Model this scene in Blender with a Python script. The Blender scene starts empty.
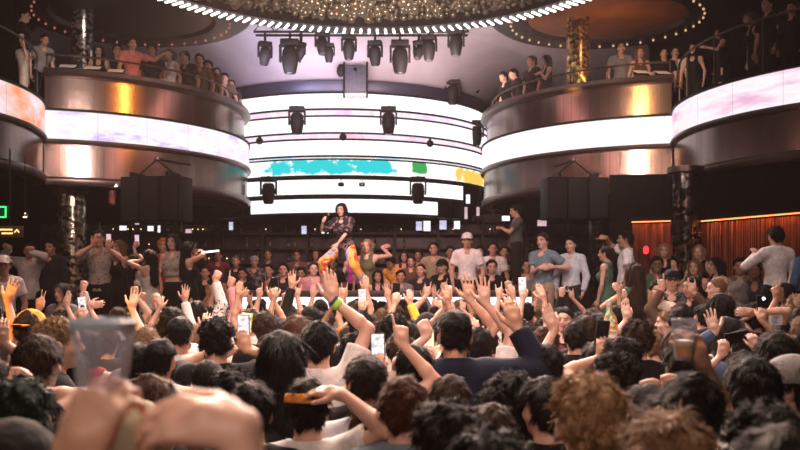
import bpy, bmesh, math, random, time
import numpy as np
from mathutils import Vector, Matrix
T0 = time.time()
sc = bpy.context.scene
COL = sc.collection
FPX, CX, CY, CAMZ = 900.0, 400.0, 285.0, 2.0
random.seed(7)

def W(px, py, D):
    """a point of the place seen at pixel (px, py) at depth D"""
    return Vector(((px - CX) / FPX * D, D, CAMZ - (py - CY) / FPX * D))

# ---------------------------------------------------------------- materials
MATS = {}
def new_mat(name):
    m = bpy.data.materials.new(name); m.use_nodes = True
    nt = m.node_tree
    return m, nt, nt.nodes['Principled BSDF']

def mat(name, col, rough=0.6, metal=0.0, var=0.25, scale=12.0, bump=0.0, bscale=80.0, sheen=0.0, spec=0.5, stretch=None):
    """plain procedural surface: base colour broken up by noise, optional bump"""
    if name in MATS: return MATS[name]
    m, nt, b = new_mat(name)
    N, L = nt.nodes, nt.links
    tc = N.new('ShaderNodeTexCoord')
    src = tc.outputs['Object']
    if stretch:
        mp = N.new('ShaderNodeMapping'); mp.inputs['Scale'].default_value = stretch
        L.new(src, mp.inputs['Vector']); src = mp.outputs['Vector']
    nz = N.new('ShaderNodeTexNoise'); nz.inputs['Scale'].default_value = scale; nz.inputs['Detail'].default_value = 3
    L.new(src, nz.inputs['Vector'])
    rp = N.new('ShaderNodeValToRGB')
    c = Vector(col)
    lo, hi = c * (1 - var), c * (1 + var)
    rp.color_ramp.elements[0].position = .3; rp.color_ramp.elements[1].position = .7
    rp.color_ramp.elements[0].color = (*lo, 1); rp.color_ramp.elements[1].color = (*[min(1, v) for v in hi], 1)
    L.new(nz.outputs['Fac'], rp.inputs['Fac']); L.new(rp.outputs['Color'], b.inputs['Base Color'])
    b.inputs['Roughness'].default_value = rough; b.inputs['Metallic'].default_value = metal
    b.inputs['Specular IOR Level'].default_value = spec
    if sheen: b.inputs['Sheen Weight'].default_value = sheen
    if bump:
        n2 = N.new('ShaderNodeTexNoise'); n2.inputs['Scale'].default_value = bscale; n2.inputs['Detail'].default_value = 4
        L.new(src, n2.inputs['Vector'])
        bp = N.new('ShaderNodeBump'); bp.inputs['Strength'].default_value = bump; bp.inputs['Distance'].default_value = .01
        L.new(n2.outputs['Fac'], bp.inputs['Height']); L.new(bp.outputs['Normal'], b.inputs['Normal'])
    MATS[name] = m
    return m

def glow(name, col, strength, var=0.0, scale=4.0):
    if name in MATS: return MATS[name]
    m = bpy.data.materials.new(name); m.use_nodes = True
    nt = m.node_tree; N, L = nt.nodes, nt.links
    N.remove(N['Principled BSDF'])
    e = N.new('ShaderNodeEmission'); e.inputs['Strength'].default_value = strength
    e.inputs['Color'].default_value = (*col, 1)
    if var:
        tc = N.new('ShaderNodeTexCoord'); nz = N.new('ShaderNodeTexNoise'); nz.inputs['Scale'].default_value = scale
        L.new(tc.outputs['Object'], nz.inputs['Vector'])
        rp = N.new('ShaderNodeValToRGB')
        rp.color_ramp.elements[0].color = (*[v * (1 - var) for v in col], 1); rp.color_ramp.elements[1].color = (*col, 1)
        rp.color_ramp.elements[0].position = .35; rp.color_ramp.elements[1].position = .6
        L.new(nz.outputs['Fac'], rp.inputs['Fac']); L.new(rp.outputs['Color'], e.inputs['Color'])
    L.new(e.outputs[0], N['Material Output'].inputs[0])
    MATS[name] = m
    return m

def led(name, stops, scale, strength, uscale=(1, 1), seam=0.0, seed=0.0):
    """LED video surface: a moving-picture pattern of soft colour patches; thin dark module joints"""
    m = bpy.data.materials.new(name); m.use_nodes = True
    nt = m.node_tree; N, L = nt.nodes, nt.links
    N.remove(N['Principled BSDF'])
    uv = N.new('ShaderNodeUVMap')
    mp = N.new('ShaderNodeMapping'); mp.inputs['Scale'].default_value = (uscale[0], uscale[1], 1); mp.inputs['Location'].default_value = (seed, seed * .37, 0)
    L.new(uv.outputs[0], mp.inputs['Vector'])
    nz = N.new('ShaderNodeTexNoise'); nz.inputs['Scale'].default_value = scale; nz.inputs['Detail'].default_value = 5; nz.inputs['Roughness'].default_value = .6
    L.new(mp.outputs[0], nz.inputs['Vector'])
    rp = N.new('ShaderNodeValToRGB'); cr = rp.color_ramp
    while len(cr.elements) < len(stops): cr.elements.new(.5)
    for e, (p, c) in zip(cr.elements, stops): e.position = p; e.color = (*c, 1)
    L.new(nz.outputs['Fac'], rp.inputs['Fac'])
    e = N.new('ShaderNodeEmission'); L.new(rp.outputs['Color'], e.inputs['Color'])
    e.inputs['Strength'].default_value = strength
    if seam:
        sx = N.new('ShaderNodeSeparateXYZ'); L.new(uv.outputs[0], sx.inputs[0])
        md = N.new('ShaderNodeMath'); md.operation = 'PINGPONG'; md.inputs[1].default_value = seam; L.new(sx.outputs[0], md.inputs[0])
        gt = N.new('ShaderNodeMath'); gt.operation = 'GREATER_THAN'; gt.inputs[1].default_value = .006; L.new(md.outputs[0], gt.inputs[0])
        ml = N.new('ShaderNodeMath'); ml.operation = 'MULTIPLY_ADD'; ml.inputs[1].default_value = strength * .35; ml.inputs[2].default_value = strength * .65
        L.new(gt.outputs[0], ml.inputs[0]); L.new(ml.outputs[0], e.inputs['Strength'])
    L.new(e.outputs[0], N['Material Output'].inputs[0])
    return m

def panel_metal(name, col, rough=.32, seam=.42, metal=.85):
    """brushed bronze panels: vertical brushing, slight tone change panel to panel, dark joints"""
    m, nt, b = new_mat(name)
    N, L = nt.nodes, nt.links
    uv = N.new('ShaderNodeUVMap')
    sx = N.new('ShaderNodeSeparateXYZ'); L.new(uv.outputs[0], sx.inputs[0])
    dv = N.new('ShaderNodeMath'); dv.operation = 'DIVIDE'; dv.inputs[1].default_value = seam; L.new(sx.outputs[0], dv.inputs[0])
    fl = N.new('ShaderNodeMath'); fl.operation = 'FLOOR'; L.new(dv.outputs[0], fl.inputs[0])
    wn = N.new('ShaderNodeTexWhiteNoise'); wn.noise_dimensions = '1D'; L.new(fl.outputs[0], wn.inputs['W'])
    rp = N.new('ShaderNodeValToRGB')
    c = Vector(col)
    rp.color_ramp.elements[0].color = (*(c * .84), 1); rp.color_ramp.elements[1].color = (*(c * 1.12), 1)
    L.new(wn.outputs['Value'], rp.inputs['Fac'])
    fr = N.new('ShaderNodeMath'); fr.operation = 'FRACT'; L.new(dv.outputs[0], fr.inputs[0])
    gt = N.new('ShaderNodeMath'); gt.operation = 'GREATER_THAN'; gt.inputs[1].default_value = .035; L.new(fr.outputs[0], gt.inputs[0])
    mx = N.new('ShaderNodeMix'); mx.data_type = 'RGBA'; mx.inputs['A'].default_value = (.05, .034, .03, 1)
    L.new(gt.outputs[0], mx.inputs['Factor']); L.new(rp.outputs['Color'], mx.inputs['B'])
    L.new(mx.outputs['Result'], b.inputs['Base Color'])
    mp = N.new('ShaderNodeMapping'); mp.inputs['Scale'].default_value = (70, 1.2, 1); L.new(uv.outputs[0], mp.inputs['Vector'])
    nz = N.new('ShaderNodeTexNoise'); nz.inputs['Scale'].default_value = 1.0; nz.inputs['Detail'].default_value = 3
    L.new(mp.outputs[0], nz.inputs['Vector'])
    mr = N.new('ShaderNodeMapRange'); mr.inputs['To Min'].default_value = rough - .05; mr.inputs['To Max'].default_value = rough + .06
    L.new(nz.outputs['Fac'], mr.inputs['Value']); L.new(mr.outputs[0], b.inputs['Roughness'])
    bp = N.new('ShaderNodeBump'); bp.inputs['Strength'].default_value = .06; bp.inputs['Distance'].default_value = .01
    L.new(nz.outputs['Fac'], bp.inputs['Height']); L.new(bp.outputs[0], b.inputs['Normal'])
    b.inputs['Metallic'].default_value = metal
    return m

def mosaic(name, col, bright):
    """mirror mosaic: small tiles each with its own tilt"""
    m, nt, b = new_mat(name)
    N, L = nt.nodes, nt.links
    tc = N.new('ShaderNodeTexCoord')
    vo = N.new('ShaderNodeTexVoronoi'); vo.inputs['Scale'].default_value = 13
    L.new(tc.outputs['Object'], vo.inputs['Vector'])
    rp = N.new('ShaderNodeValToRGB')
    rp.color_ramp.elements[0].color = (*[v * .25 for v in col], 1); rp.color_ramp.elements[1].color = (*bright, 1)
    rp.color_ramp.elements[0].position = .3; rp.color_ramp.elements[1].position = .8
    sp = N.new('ShaderNodeSeparateColor'); L.new(vo.outputs['Color'], sp.inputs[0])
    L.new(sp.outputs[0], rp.inputs['Fac']); L.new(rp.outputs['Color'], b.inputs['Base Color'])
    b.inputs['Metallic'].default_value = .9; b.inputs['Roughness'].default_value = .22
    bp = N.new('ShaderNodeBump'); bp.inputs['Strength'].default_value = .9; bp.inputs['Distance'].default_value = .05
    L.new(sp.outputs[1], bp.inputs['Height']); L.new(bp.outputs[0], b.inputs['Normal'])
    return m

# ---------------------------------------------------------------- object helpers
def tag(o, label=None, cat=None, group=None, kind=None):
    if label: o['label'] = label
    if cat: o['category'] = cat
    if group: o['group'] = group
    if kind: o['kind'] = kind
    return o

def link(name, me, mats=None, parent=None, loc=None, rotz=None):
    o = bpy.data.objects.new(name, me); COL.objects.link(o)
    if mats is not None:
        for m in (mats if isinstance(mats, (list, tuple)) else [mats]): me.materials.append(m)
    if parent is not None: o.parent = parent
    if loc is not None: o.location = loc
    if rotz is not None: o.rotation_euler = (0, 0, rotz)
    return o

def empty(name, loc=(0, 0, 0), rotz=0.0):
    o = bpy.data.objects.new(name, None); COL.objects.link(o); o.location = loc; o.rotation_euler = (0, 0, rotz)
    o.empty_display_size = .1
    return o

class B:
    """collects solids of one part and links them as one mesh"""
    def __init__(s): s.bm = bmesh.new(); s.uv = s.bm.loops.layers.uv.new('UVMap')
    def _xf(s, vs, M):
        if M is not None: bmesh.ops.transform(s.bm, matrix=M, verts=vs)
    def box(s, c, d, M=None, bevel=0.0):
        r = bmesh.ops.create_cube(s.bm, size=1.0); vs = r['verts']
        bmesh.ops.scale(s.bm, vec=d, verts=vs)
        if bevel:
            es = {e for v in vs for e in v.link_edges}
            rr = bmesh.ops.bevel(s.bm, geom=list(es), offset=bevel, segments=2, affect='EDGES', profile=.6)
            vs = list({v for f in rr['faces'] for v in f.verts} | {v for v in vs if v.is_valid})
        bmesh.ops.translate(s.bm, vec=c, verts=vs); s._xf(vs, M)
        return s
    def tube(s, a, b, ra, rb=None, n=12, caps=True):
        a, b = Vector(a), Vector(b); rb = ra if rb is None else rb
        d = b - a; q = d.to_track_quat('Z', 'Y').to_matrix().to_4x4(); q.translation = (a + b) / 2
        bmesh.ops.create_cone(s.bm, cap_ends=caps, segments=n, radius1=ra, radius2=rb, depth=d.length, matrix=q)
        return s
    def path(s, pts, r, n=8, closed=False):
        pts = [Vector(p) for p in pts]; rings = []
        m = len(pts)
        for i, p in enumerate(pts):
            t = (pts[(i + 1) % m] - pts[i - 1]) if closed or 0 < i < m - 1 else (pts[1] - pts[0] if i == 0 else pts[-1] - pts[-2])
            t.normalize()
            up = Vector((0, 0, 1)) if abs(t.z) < .9 else Vector((1, 0, 0))
            x = t.cross(up).normalized(); y = x.cross(t)
            rings.append([s.bm.verts.new(p + (x * math.cos(2 * math.pi * k / n) + y * math.sin(2 * math.pi * k / n)) * r) for k in range(n)])
        for i in range(m if closed else m - 1):
            A, C = rings[i], rings[(i + 1) % m]
            for k in range(n): s.bm.faces.new((A[k], A[(k + 1) % n], C[(k + 1) % n], C[k]))
        if not closed:
            s.bm.faces.new(rings[0][::-1]); s.bm.faces.new(rings[-1])
        return s
    def sphere(s, c, r, u=16, v=10, scale=None):
        M = Matrix.Translation(c)
        if scale: M = M @ Matrix.Diagonal((*scale, 1))
        bmesh.ops.create_uvsphere(s.bm, u_segments=u, v_segments=v, radius=r, matrix=M)
        return s
    def lathe(s, prof, c=(0, 0, 0), n=24, M=None, ring=False):
        rings = []
        for r, z in prof:
            rings.append([s.bm.verts.new((c[0] + r * math.cos(2 * math.pi * k / n), c[1] + r * math.sin(2 * math.pi * k / n), c[2] + z)) for k in range(n)])
        for A, C in zip(rings, rings[1:] + (rings[:1] if ring else [])):
            for k in range(n): s.bm.faces.new((A[k], A[(k + 1) % n], C[(k + 1) % n], C[k]))
        if ring: pass
        elif prof[0][0] > 1e-4: s.bm.faces.new(rings[0][::-1])
        if not ring and prof[-1][0] > 1e-4: s.bm.faces.new(rings[-1])
        if M is not None: s._xf([v for R in rings for v in R], M)
        return s
    def sweep(s, prof, c, a0, a1, n=48):
        """closed profile [(radius, z)] swept about the vertical axis c from a0 to a1 (0 faces the camera); UV = arc length, height"""
        cols = []
        for i in range(n + 1):
            a = a0 + (a1 - a0) * i / n
            cols.append([s.bm.verts.new((c[0] + r * math.sin(a), c[1] - r * math.cos(a), z)) for r, z in prof])
        rm = max(r for r, z in prof); k = len(prof)
        for i in range(n):
            for j in range(k):
                j2 = (j + 1) % k
                f = s.bm.faces.new((cols[i][j], cols[i + 1][j], cols[i + 1][j2], cols[i][j2]))
                us = [(a0 + (a1 - a0) * ii / n) * rm for ii in (i, i + 1, i + 1, i)]
                for l, u, z in zip(f.loops, us, (prof[j][1], prof[j][1], prof[j2][1], prof[j2][1])): l[s.uv].uv = (u, z)
        s.bm.faces.new(cols[0]); s.bm.faces.new(cols[-1][::-1])
        return s
    def prism(s, pts, z0, z1):
        a = [s.bm.verts.new((x, y, z0)) for x, y in pts]; b = [s.bm.verts.new((x, y, z1)) for x, y in pts]
        n = len(pts)
        s.bm.faces.new(a[::-1]); s.bm.faces.new(b)
        for i in range(n): s.bm.faces.new((a[i], a[(i + 1) % n], b[(i + 1) % n], b[i]))
        return s
    def build(s, name, m, parent=None, smooth=True, loc=None, rotz=None):
        bmesh.ops.recalc_face_normals(s.bm, faces=s.bm.faces)
        me = bpy.data.meshes.new(name); s.bm.to_mesh(me); s.bm.free()
        if smooth:
            me.shade_smooth()
            me.set_sharp_from_angle(angle=math.radians(40))
        return link(name, me, m, parent, loc, rotz)

def copy_tree(o, parent=None):
    c = o.copy(); COL.objects.link(c)
    if parent is not None: c.parent = parent
    for ch in list(o.children): copy_tree(ch, c)
    return c

# ---------------------------------------------------------------- common materials
BLACK = mat('matte_black_metal', (.009, .008, .008), .62, .1, bump=.05, spec=.2)
DARKWALL = mat('dark_wall_paint', (.010, .007, .007), .9, bump=.1, bscale=20, spec=.1)
FLOORM = mat('dark_floor', (.035, .03, .03), .35, bump=.05)
CONC = mat('dark_ceiling_panel', (.022, .019, .02), .7)
BRONZE = panel_metal('bronze_panel_metal', (.20, .135, .115), .22, .21)
BRONZE2 = mat('bronze_trim_metal', (.16, .11, .095), .35, .85, var=.15, scale=3)
STEEL = mat('brushed_steel_rail', (.30, .25, .23), .35, .95, var=.1); RAILM = mat('dark_bronze_rail', (.10, .075, .06), .4, .8)
CHROME = mat('chrome', (.7, .68, .66), .15, 1.0, var=.05)
GREYCLOTH = mat('grey_cloth', (.2, .19, .19), .9, bump=.2)

# ---------------------------------------------------------------- the room
def struct(o): o['kind'] = 'structure'; return o
struct(B().box((0, 12.5, -.1), (30, 38, .2)).build('floor', FLOORM, smooth=False))
struct(B().box((0, 31.6, 4.75), (30, .2, 9.7)).build('wall_back', DARKWALL, smooth=False))
struct(B().box((-14.9, 12.5, 4.75), (.2, 38, 9.7)).build('wall_left', DARKWALL, smooth=False))
struct(B().box((14.9, 12.5, 4.75), (.2, 38, 9.7)).build('wall_right', DARKWALL, smooth=False))
struct(B().box((0, 12.5, 9.7), (30, 38, .2)).build('ceiling', CONC, smooth=False))
# raised terraces round the dance floor
VIPZ = 1.0
struct(B().prism([(-14.7, 11.6), (-3.6, 11.6), (-3.3, 16.9), (3.0, 16.9), (3.0, 15.0), (1.9, 14.9), (1.9, 12.8), (2.7, 12.6), (2.9, 11.2), (14.7, 11.2), (14.7, 31.4), (-14.7, 31.4)], 0.0, VIPZ).build('floor_terrace', FLOORM, smooth=False))

struct(B().box((8.6, 10.65, .175), (12.2, 1.08, .35), bevel=.01).build('floor_step_right', FLOORM, smooth=False))
struct(B().box((-9.2, 11.05, .175), (11.0, 1.08, .35), bevel=.01).build('floor_step_left', FLOORM, smooth=False))

# ---------------------------------------------------------------- curved balconies
def balcony(c, R, a0, a1, ledm, upper, label, lab_led, seed):
    root = empty('balcony', (c[0], c[1], 4.0))
    off = Vector((c[0], c[1], 4.0))
    def part(name, prof, m, r=root, A0=a0, A1=a1, n=64):
        b = B().sweep([(q, z - 4.0) for q, z in prof], (0, 0), A0, A1, n)
        return b.build(name, m, r)
    part('floor_slab', [(.05, 5.25), (R - .02, 5.25), (R - .02, 5.42), (.05, 5.42)], CONC)
    part('soffit', [(.05, 4.06), (R - .15, 4.06), (R - .15, 4.10), (.05, 4.10)], CONC)
    part('lower_rim', [(R - .2, 3.96), (R + .02, 3.98), (R + .05, 4.03), (R + .05, 4.10), (R, 4.15), (R - .2, 4.15)], BRONZE2)
    part('lower_cladding', [(R - .08, 4.15), (R - .02, 4.15), (R - .02, 4.80), (R - .08, 4.80)], BRONZE)
    part('middle_rim', [(R - .12, 4.80), (R + .05, 4.80), (R + .07, 4.84), (R + .05, 4.89), (R - .12, 4.89)], BRONZE2)
    l = part('led_ribbon', [(R - .06, 4.90), (R + .02, 4.90), (R + .02, 5.45), (R - .06, 5.45)], ledm)
    l['label'] = lab_led
    part('upper_rim', [(R - .12, 5.455), (R + .05, 5.455), (R + .05, 5.50), (R - .12, 5.50)], BLACK)
    if upper:
        part('upper_cladding', [(R - .2, 5.50), (R - .10, 5.50), (R - .10, 6.16), (R - .2, 6.16)], BRONZE)
        part('parapet_cap', [(R - .42, 6.16), (R + .02, 6.16), (R + .06, 6.21), (R + .03, 6.30), (R - .38, 6.30)], BRONZE2)
        zr, rr = 6.62, R - .25
        posts0 = 6.30
    else:
        zr, rr = 6.42, R - .12
        posts0 = 5.42
    n = 60
    pts = [(rr * math.sin(a0 + (a1 - a0) * i / n), -rr * math.cos(a0 + (a1 - a0) * i / n), zr - 4.0) for i in range(n + 1)]
    B().path(pts, .022).build('handrail', RAILM, root)
    k = max(3, int((a1 - a0) * rr / 1.15))
    for i in range(k + 1):
        a = a0 + (a1 - a0) * (i + .02) / (k + .04)
        p = (rr * math.sin(a), -rr * math.cos(a))
        B().tube((*p, posts0 - 4.0), (*p, zr - 4.0), 0.011, n=8).build('rail_post', RAILM, root)
    tag(root, label, 'balcony')
    return root
W1 = (1, 1, 1)
PINKS = [(.36, (.74, .58, .92)), (.43, (.97, .90, .97)), (.50, (1, 1, 1)), (.58, (.95, .87, 1)), (.67, (1, .74, .82))]
RAD = math.radians
ledL1 = led('led_ribbon_lilac', PINKS, 1.1, 1.05, (.9, 2.2), .5, 3)
ledL2 = led('led_ribbon_peach', [(.36, (1, .36, .18)), (.46, (1, .58, .48)), (.56, (1, .78, .84)), (.66, (1, .95, .95))], .8, 1.0, (1, 2), .5, 9)
ledR1 = led('led_ribbon_white', [(.2, (1, .9, .95)), (.45, W1), (.8, (1, .98, .94))], 1.0, 1.12, (1, 2), .5, 5)
ledR2 = led('led_ribbon_pink_streak', [(.36, (.86, .5, .72)), (.46, (1, .80, .90)), (.54, (1, .96, 1)), (.66, (1, .84, .88))], 1.0, 1.02, (.6, 3), .5, 6)
balcony((-8.0, 21.9), 4.25, RAD(13.2), RAD(116), ledL1, True, 'curved bronze balcony with lilac and white light ribbon, above the left of the stage', 'white light ribbon with lilac patches', 1)
balcony((-10.9, 16.0), 4.25, RAD(-70), RAD(114), ledL2, False, 'balcony section at the left edge with peach orange light ribbon', 'peach and white light ribbon', 2)
balcony((6.4, 22.6), 4.3, RAD(-120), RAD(-11.2), ledR1, True, 'curved bronze balcony with plain white light ribbon, beside the golden mosaic column', 'plain white light ribbon', 3)
balcony((9.6, 17.0), 4.25, RAD(-109), RAD(70), ledR2, False, 'balcony section at the right edge with pink streaked light ribbon', 'white light ribbon with pink streak', 4)

# ---------------------------------------------------------------- video screen drum over the stage
SC, SR, SD = (-1.66, 27.3), 4.3, 23.0
def sz(y): return CAMZ + (CY - y) * SD / FPX
drum = empty('stage_drum', (SC[0], SC[1], 0))
B().sweep([(SR - .5, sz(214)), (SR - .12, sz(214)), (SR - .12, sz(90)), (SR - .5, sz(90))], (0, 0), RAD(-58), RAD(100), 60).build('backing', BLACK, drum)
B().sweep([(SR - .2, sz(92)), (SR + .06, sz(92)), (SR + .10, sz(89)), (SR + .10, sz(81)), (SR + .02, sz(80)), (SR - .2, sz(80))], (0, 0), RAD(-100), RAD(100), 60).build('fascia', mat('fascia_blue_grey', (.05, .05, .08), .4, .5, var=.1, scale=2), drum)
COVE = mat('cove_brushed_grey', (.58, .51, .55), .42, .35, var=.10, scale=1.5, stretch=(1, 1, .2))
pr = [(SR - .1, sz(80)), (SR + .05, sz(77)), (SR + .30, sz(66)), (SR + .62, sz(56)), (SR + 1.0, sz(47)), (SR + 1.5, sz(40)), (SR + 1.5, sz(36)), (SR - .3, sz(36)), (SR - .3, sz(80))]
B().sweep(pr, (0, 0), RAD(-120), RAD(120), 80).build('cove', COVE, drum)
# flat ceiling ring beyond the cove
B().sweep([(SR + 1.45, sz(41)), (SR + 4.6, sz(41) + .15), (SR + 4.6, sz(41) + .25), (SR + 1.45, sz(37))], (0, 0), RAD(-130), RAD(130), 80).build('ceiling_ring', COVE, drum)
for i in range(17):
    a = RAD(-56 + 9.5 * i)
    B().sweep([(SR - .14, sz(213)), (SR - .06, sz(213)), (SR - .06, sz(94)), (SR - .11, sz(94))], (0, 0), a, a + .006, 1).build('upright', BLACK, drum)
tag(drum, 'round drum with purple grey cove that carries the stacked video bands over the stage', 'stage drum')

def band(y0, y1, a0, a1, m, label, name='video_band', grp='stacked video bands of the stage drum'):
    o = B().sweep([(SR - .02, sz(y1)), (SR + .02, sz(y1)), (SR + .02, sz(y0)), (SR - .02, sz(y0))], SC, RAD(a0), RAD(a1), 72).build(name, m)
    tag(o, label, 'led screen', grp)
    B().sweep([(SR - .04, sz(y1) - .022), (SR + .05, sz(y1) - .022), (SR + .05, sz(y1)), (SR - .04, sz(y1))], SC, RAD(a0), RAD(a1), 72).build('frame', BLACK, o)
    B().sweep([(SR - .04, sz(y0)), (SR + .05, sz(y0)), (SR + .05, sz(y0) + .018), (SR - .04, sz(y0) + .018)], SC, RAD(a0), RAD(a1), 72).build('frame', BLACK, o)
    return o
def ang_at(px):
    """angle on the drum seen at pixel column px"""
    t = (px - CX) / FPX
    best = min(((abs((SC[0] + SR * math.sin(RAD(a))) / (SC[1] - SR * math.cos(RAD(a))) - t), a) for a in [x * .25 for x in range(-300, 301)]))
    return best[1]
wht = led('video_white', [(.3, (1, .93, .97)), (.5, W1), (.75, (1, .96, .99))], 1.0, 1.5, (1, 2), 0, 1)
wht2 = led('video_white_pinkish', [(.3, (1, .80, .93)), (.42, (1, .96, .99)), (.6, W1)], .8, 1.35, (1, 2), 0, 5)
pnk = led('video_pink', [(.32, (1, .55, .85)), (.45, (.95, .78, 1)), (.55, (1, .90, .95)), (.68, (1, .62, .72))], 1.4, 1.15, (1, .5), 0, 2)
pnk2 = led('video_pink_strip', [(.32, (1, .50, .62)), (.45, (1, .72, .88)), (.58, (1, .86, .90)), (.7, (.88, .72, 1))], 1.5, 1.1, (1, .5), 0, 8)
def video_paint():
    """white band with a cyan splash, a green fleck and a yellow patch"""
    m = bpy.data.materials.new('video_cyan_splash'); m.use_nodes = True
    nt = m.node_tree; N, L = nt.nodes, nt.links
    N.remove(N['Principled BSDF'])
    uv = N.new('ShaderNodeUVMap'); s = N.new('ShaderNodeSeparateXYZ'); L.new(uv.outputs[0], s.inputs[0])
    nz = N.new('ShaderNodeTexNoise'); nz.inputs['Scale'].default_value = 3.2; nz.inputs['Detail'].default_value = 8; nz.inputs['Roughness'].default_value = .65
    L.new(uv.outputs[0], nz.inputs['Vector'])
    cur = None
    def blob(prev, u0, u1, col, thr, zc=None, zw=.2):
        mid, half = (u0 + u1) / 2, abs(u1 - u0) / 2
        sb = N.new('ShaderNodeMath'); sb.operation = 'SUBTRACT'; sb.inputs[1].default_value = mid; L.new(s.outputs[0], sb.inputs[0])
        ab = N.new('ShaderNodeMath'); ab.operation = 'ABSOLUTE'; L.new(sb.outputs[0], ab.inputs[0])
        mr = N.new('ShaderNodeMapRange'); mr.inputs['From Min'].default_value = half; mr.inputs['From Max'].default_value = half * .55
        L.new(ab.outputs[0], mr.inputs['Value'])
        z1 = N.new('ShaderNodeMath'); z1.operation = 'SUBTRACT'; z1.inputs[1].default_value = zc; L.new(s.outputs[1], z1.inputs[0])
        z2 = N.new('ShaderNodeMath'); z2.operation = 'ABSOLUTE'; L.new(z1.outputs[0], z2.inputs[0])
        mz = N.new('ShaderNodeMapRange'); mz.inputs['From Min'].default_value = zw; mz.inputs['From Max'].default_value = zw * .3; L.new(z2.outputs[0], mz.inputs['Value'])
        a = N.new('ShaderNodeMath'); a.operation = 'MULTIPLY'; L.new(mr.outputs[0], a.inputs[0]); L.new(mz.outputs[0], a.inputs[1])
        a2 = N.new('ShaderNodeMath'); a2.operation = 'MULTIPLY'; L.new(a.outputs[0], a2.inputs[0]); L.new(nz.outputs['Fac'], a2.inputs[1])
        g = N.new('ShaderNodeMapRange'); g.inputs['From Min'].default_value = thr; g.inputs['From Max'].default_value = thr + .10; L.new(a2.outputs[0], g.inputs['Value'])
        mx = N.new('ShaderNodeMix'); mx.data_type = 'RGBA'; mx.inputs['B'].default_value = (*col, 1)
        if prev is None: mx.inputs['A'].default_value = (1.35, 1.3, 1.33, 1)
        else: L.new(prev, mx.inputs['A'])
        L.new(g.outputs[0], mx.inputs['Factor'])
        return mx.outputs['Result']
    u = lambda px: RAD(ang_at(px)) * (SR + .02)
    zm = sz(167.5)
    cur = blob(None, u(240), u(425), (.03, .70, .76), .32, sz(166), .38)
    cur = blob(cur, u(408), u(430), (.05, .42, .10), .28, sz(165), .28)
    cur = blob(cur, u(446), u(500), (1.0, .66, .12), .31, sz(168), .35)
    e = N.new('ShaderNodeEmission'); L.new(cur, e.inputs['Color']); e.inputs['Strength'].default_value = 1.0
    L.new(e.outputs[0], N['Material Output'].inputs[0])
    return m
band(93.6, 108.3, -56, 85, wht, 'topmost wide white video band of the stage drum')
band(110.3, 115.3, -56, 85, pnk, 'upper narrow pink and lilac video strip under the topmost band')
band(117.0, 132.2, -56, 85, wht2, 'second wide white video band from the top of the drum')
band(134.0, 138.6, -56, 85, pnk2, 'lower narrow pink video strip, between second and third wide bands')
band(140.4, 155.2, -56, 85, wht, 'third wide white video band, just above the cyan splashed one')
band(160.0, 175.2, -56, 85, video_paint(), 'wide white video band with cyan splash and yellow patch')
band(157.1, 158.5, -56, 85, led('video_blue_strip', [(.35, (.45, .75, 1)), (.5, W1), (.65, (1, .75, .8))], 1.6, 1.0, (1, .5), 0, 4), 'hairline pale blue and pink video strip above the cyan splash')
aR5, aR6, aL = ang_at(462.5), ang_at(437), ang_at(251)
band(179.6, 194.3, -56, aR5, wht, 'white video band below the cyan one, ending short on the right')
band(199.0, 212.6, aL, aR6, wht2, 'lowest and shortest white video band, behind the performer')

# ---------------------------------------------------------------- bubble chandelier with a ring of light bars
DC, DR, DZ = (-.5, 15.0), 5.04, 7.6
ch = empty('bubble_chandelier', (DC[0], DC[1], DZ))
B().lathe([(.01, .55), (3.2, .40), (DR - .35, .16), (DR - .3, .28), (.01, .7)], n=72).build('dish', mat('dish_dark_gold', (.10, .08, .065), .4, .7), ch)
B().lathe([(DR - .42, .02), (DR + .02, .0), (DR + .06, .08), (DR + .04, .22), (DR - .42, .24)], n=96, ring=True).build('outer_rim', mat('rim_dark', (.035, .03, .032), .45, .4), ch)
rb = random.Random(3)
gb = B()
GOLD = mat('bubble_pearl_gold', (.30, .235, .17), .28, .6, var=.35, scale=4)
cnt = 0
pts = []
for ring in range(24):
    rr = DR - .55 - ring * .125
    if rr < 1.0: break
    nring = int(2 * math.pi * rr / .135)
    for i in range(nring):
        a = 2 * math.pi * (i + rb.random() * .8) / nring
        r = rr + rb.uniform(-.06, .06)
        s = rb.choice([.04, .045, .055, .065, .075, .10])
        zc = .16 + (DR - .4 - r) * .14 + rb.uniform(-.05, .04)
        pts.append((r * math.cos(a), r * math.sin(a), zc, s))
far = [p for p in pts if p[1] > .5]
far.sort(key=lambda p: -p[1])
big = []
for p in far:
    if len(big) < 100 and p[3] > .095 and p[1] > 2.6: big.append(p)
bigset = set(big)
def ico(sub):
    t = bmesh.new(); bmesh.ops.create_icosphere(t, subdivisions=sub, radius=1.0); t.verts.ensure_lookup_table()
    v = np.array([x.co[:] for x in t.verts]); f = np.array([[q.index for q in x.verts] for x in t.faces]); t.free(); return v, f
VV, FF, nv = [], [], 0
icos = {1: ico(1), 2: ico(2)}
for p in pts:
    if p in bigset: continue
    v, f = icos[2 if p[1] > 1.5 else 1]
    VV.append(v * p[3] + np.array(p[:3])); FF.append(f + nv); nv += len(v)
VV = np.concatenate(VV); FF = np.concatenate(FF)
me = bpy.data.meshes.new('bubbles'); me.vertices.add(len(VV)); me.vertices.foreach_set('co', VV.astype(np.float32).ravel())
me.loops.add(FF.size); me.loops.foreach_set('vertex_index', FF.astype(np.int32).ravel())
me.polygons.add(len(FF)); me.polygons.foreach_set('loop_start', np.arange(0, FF.size, 3, dtype=np.int32))
me.update(calc_edges=True); me.shade_smooth()
o = link('bubbles', me, GOLD, ch); o['kind'] = 'stuff'
b0 = B(); bmesh.ops.create_icosphere(b0.bm, subdivisions=3, radius=1.0); 
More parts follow.
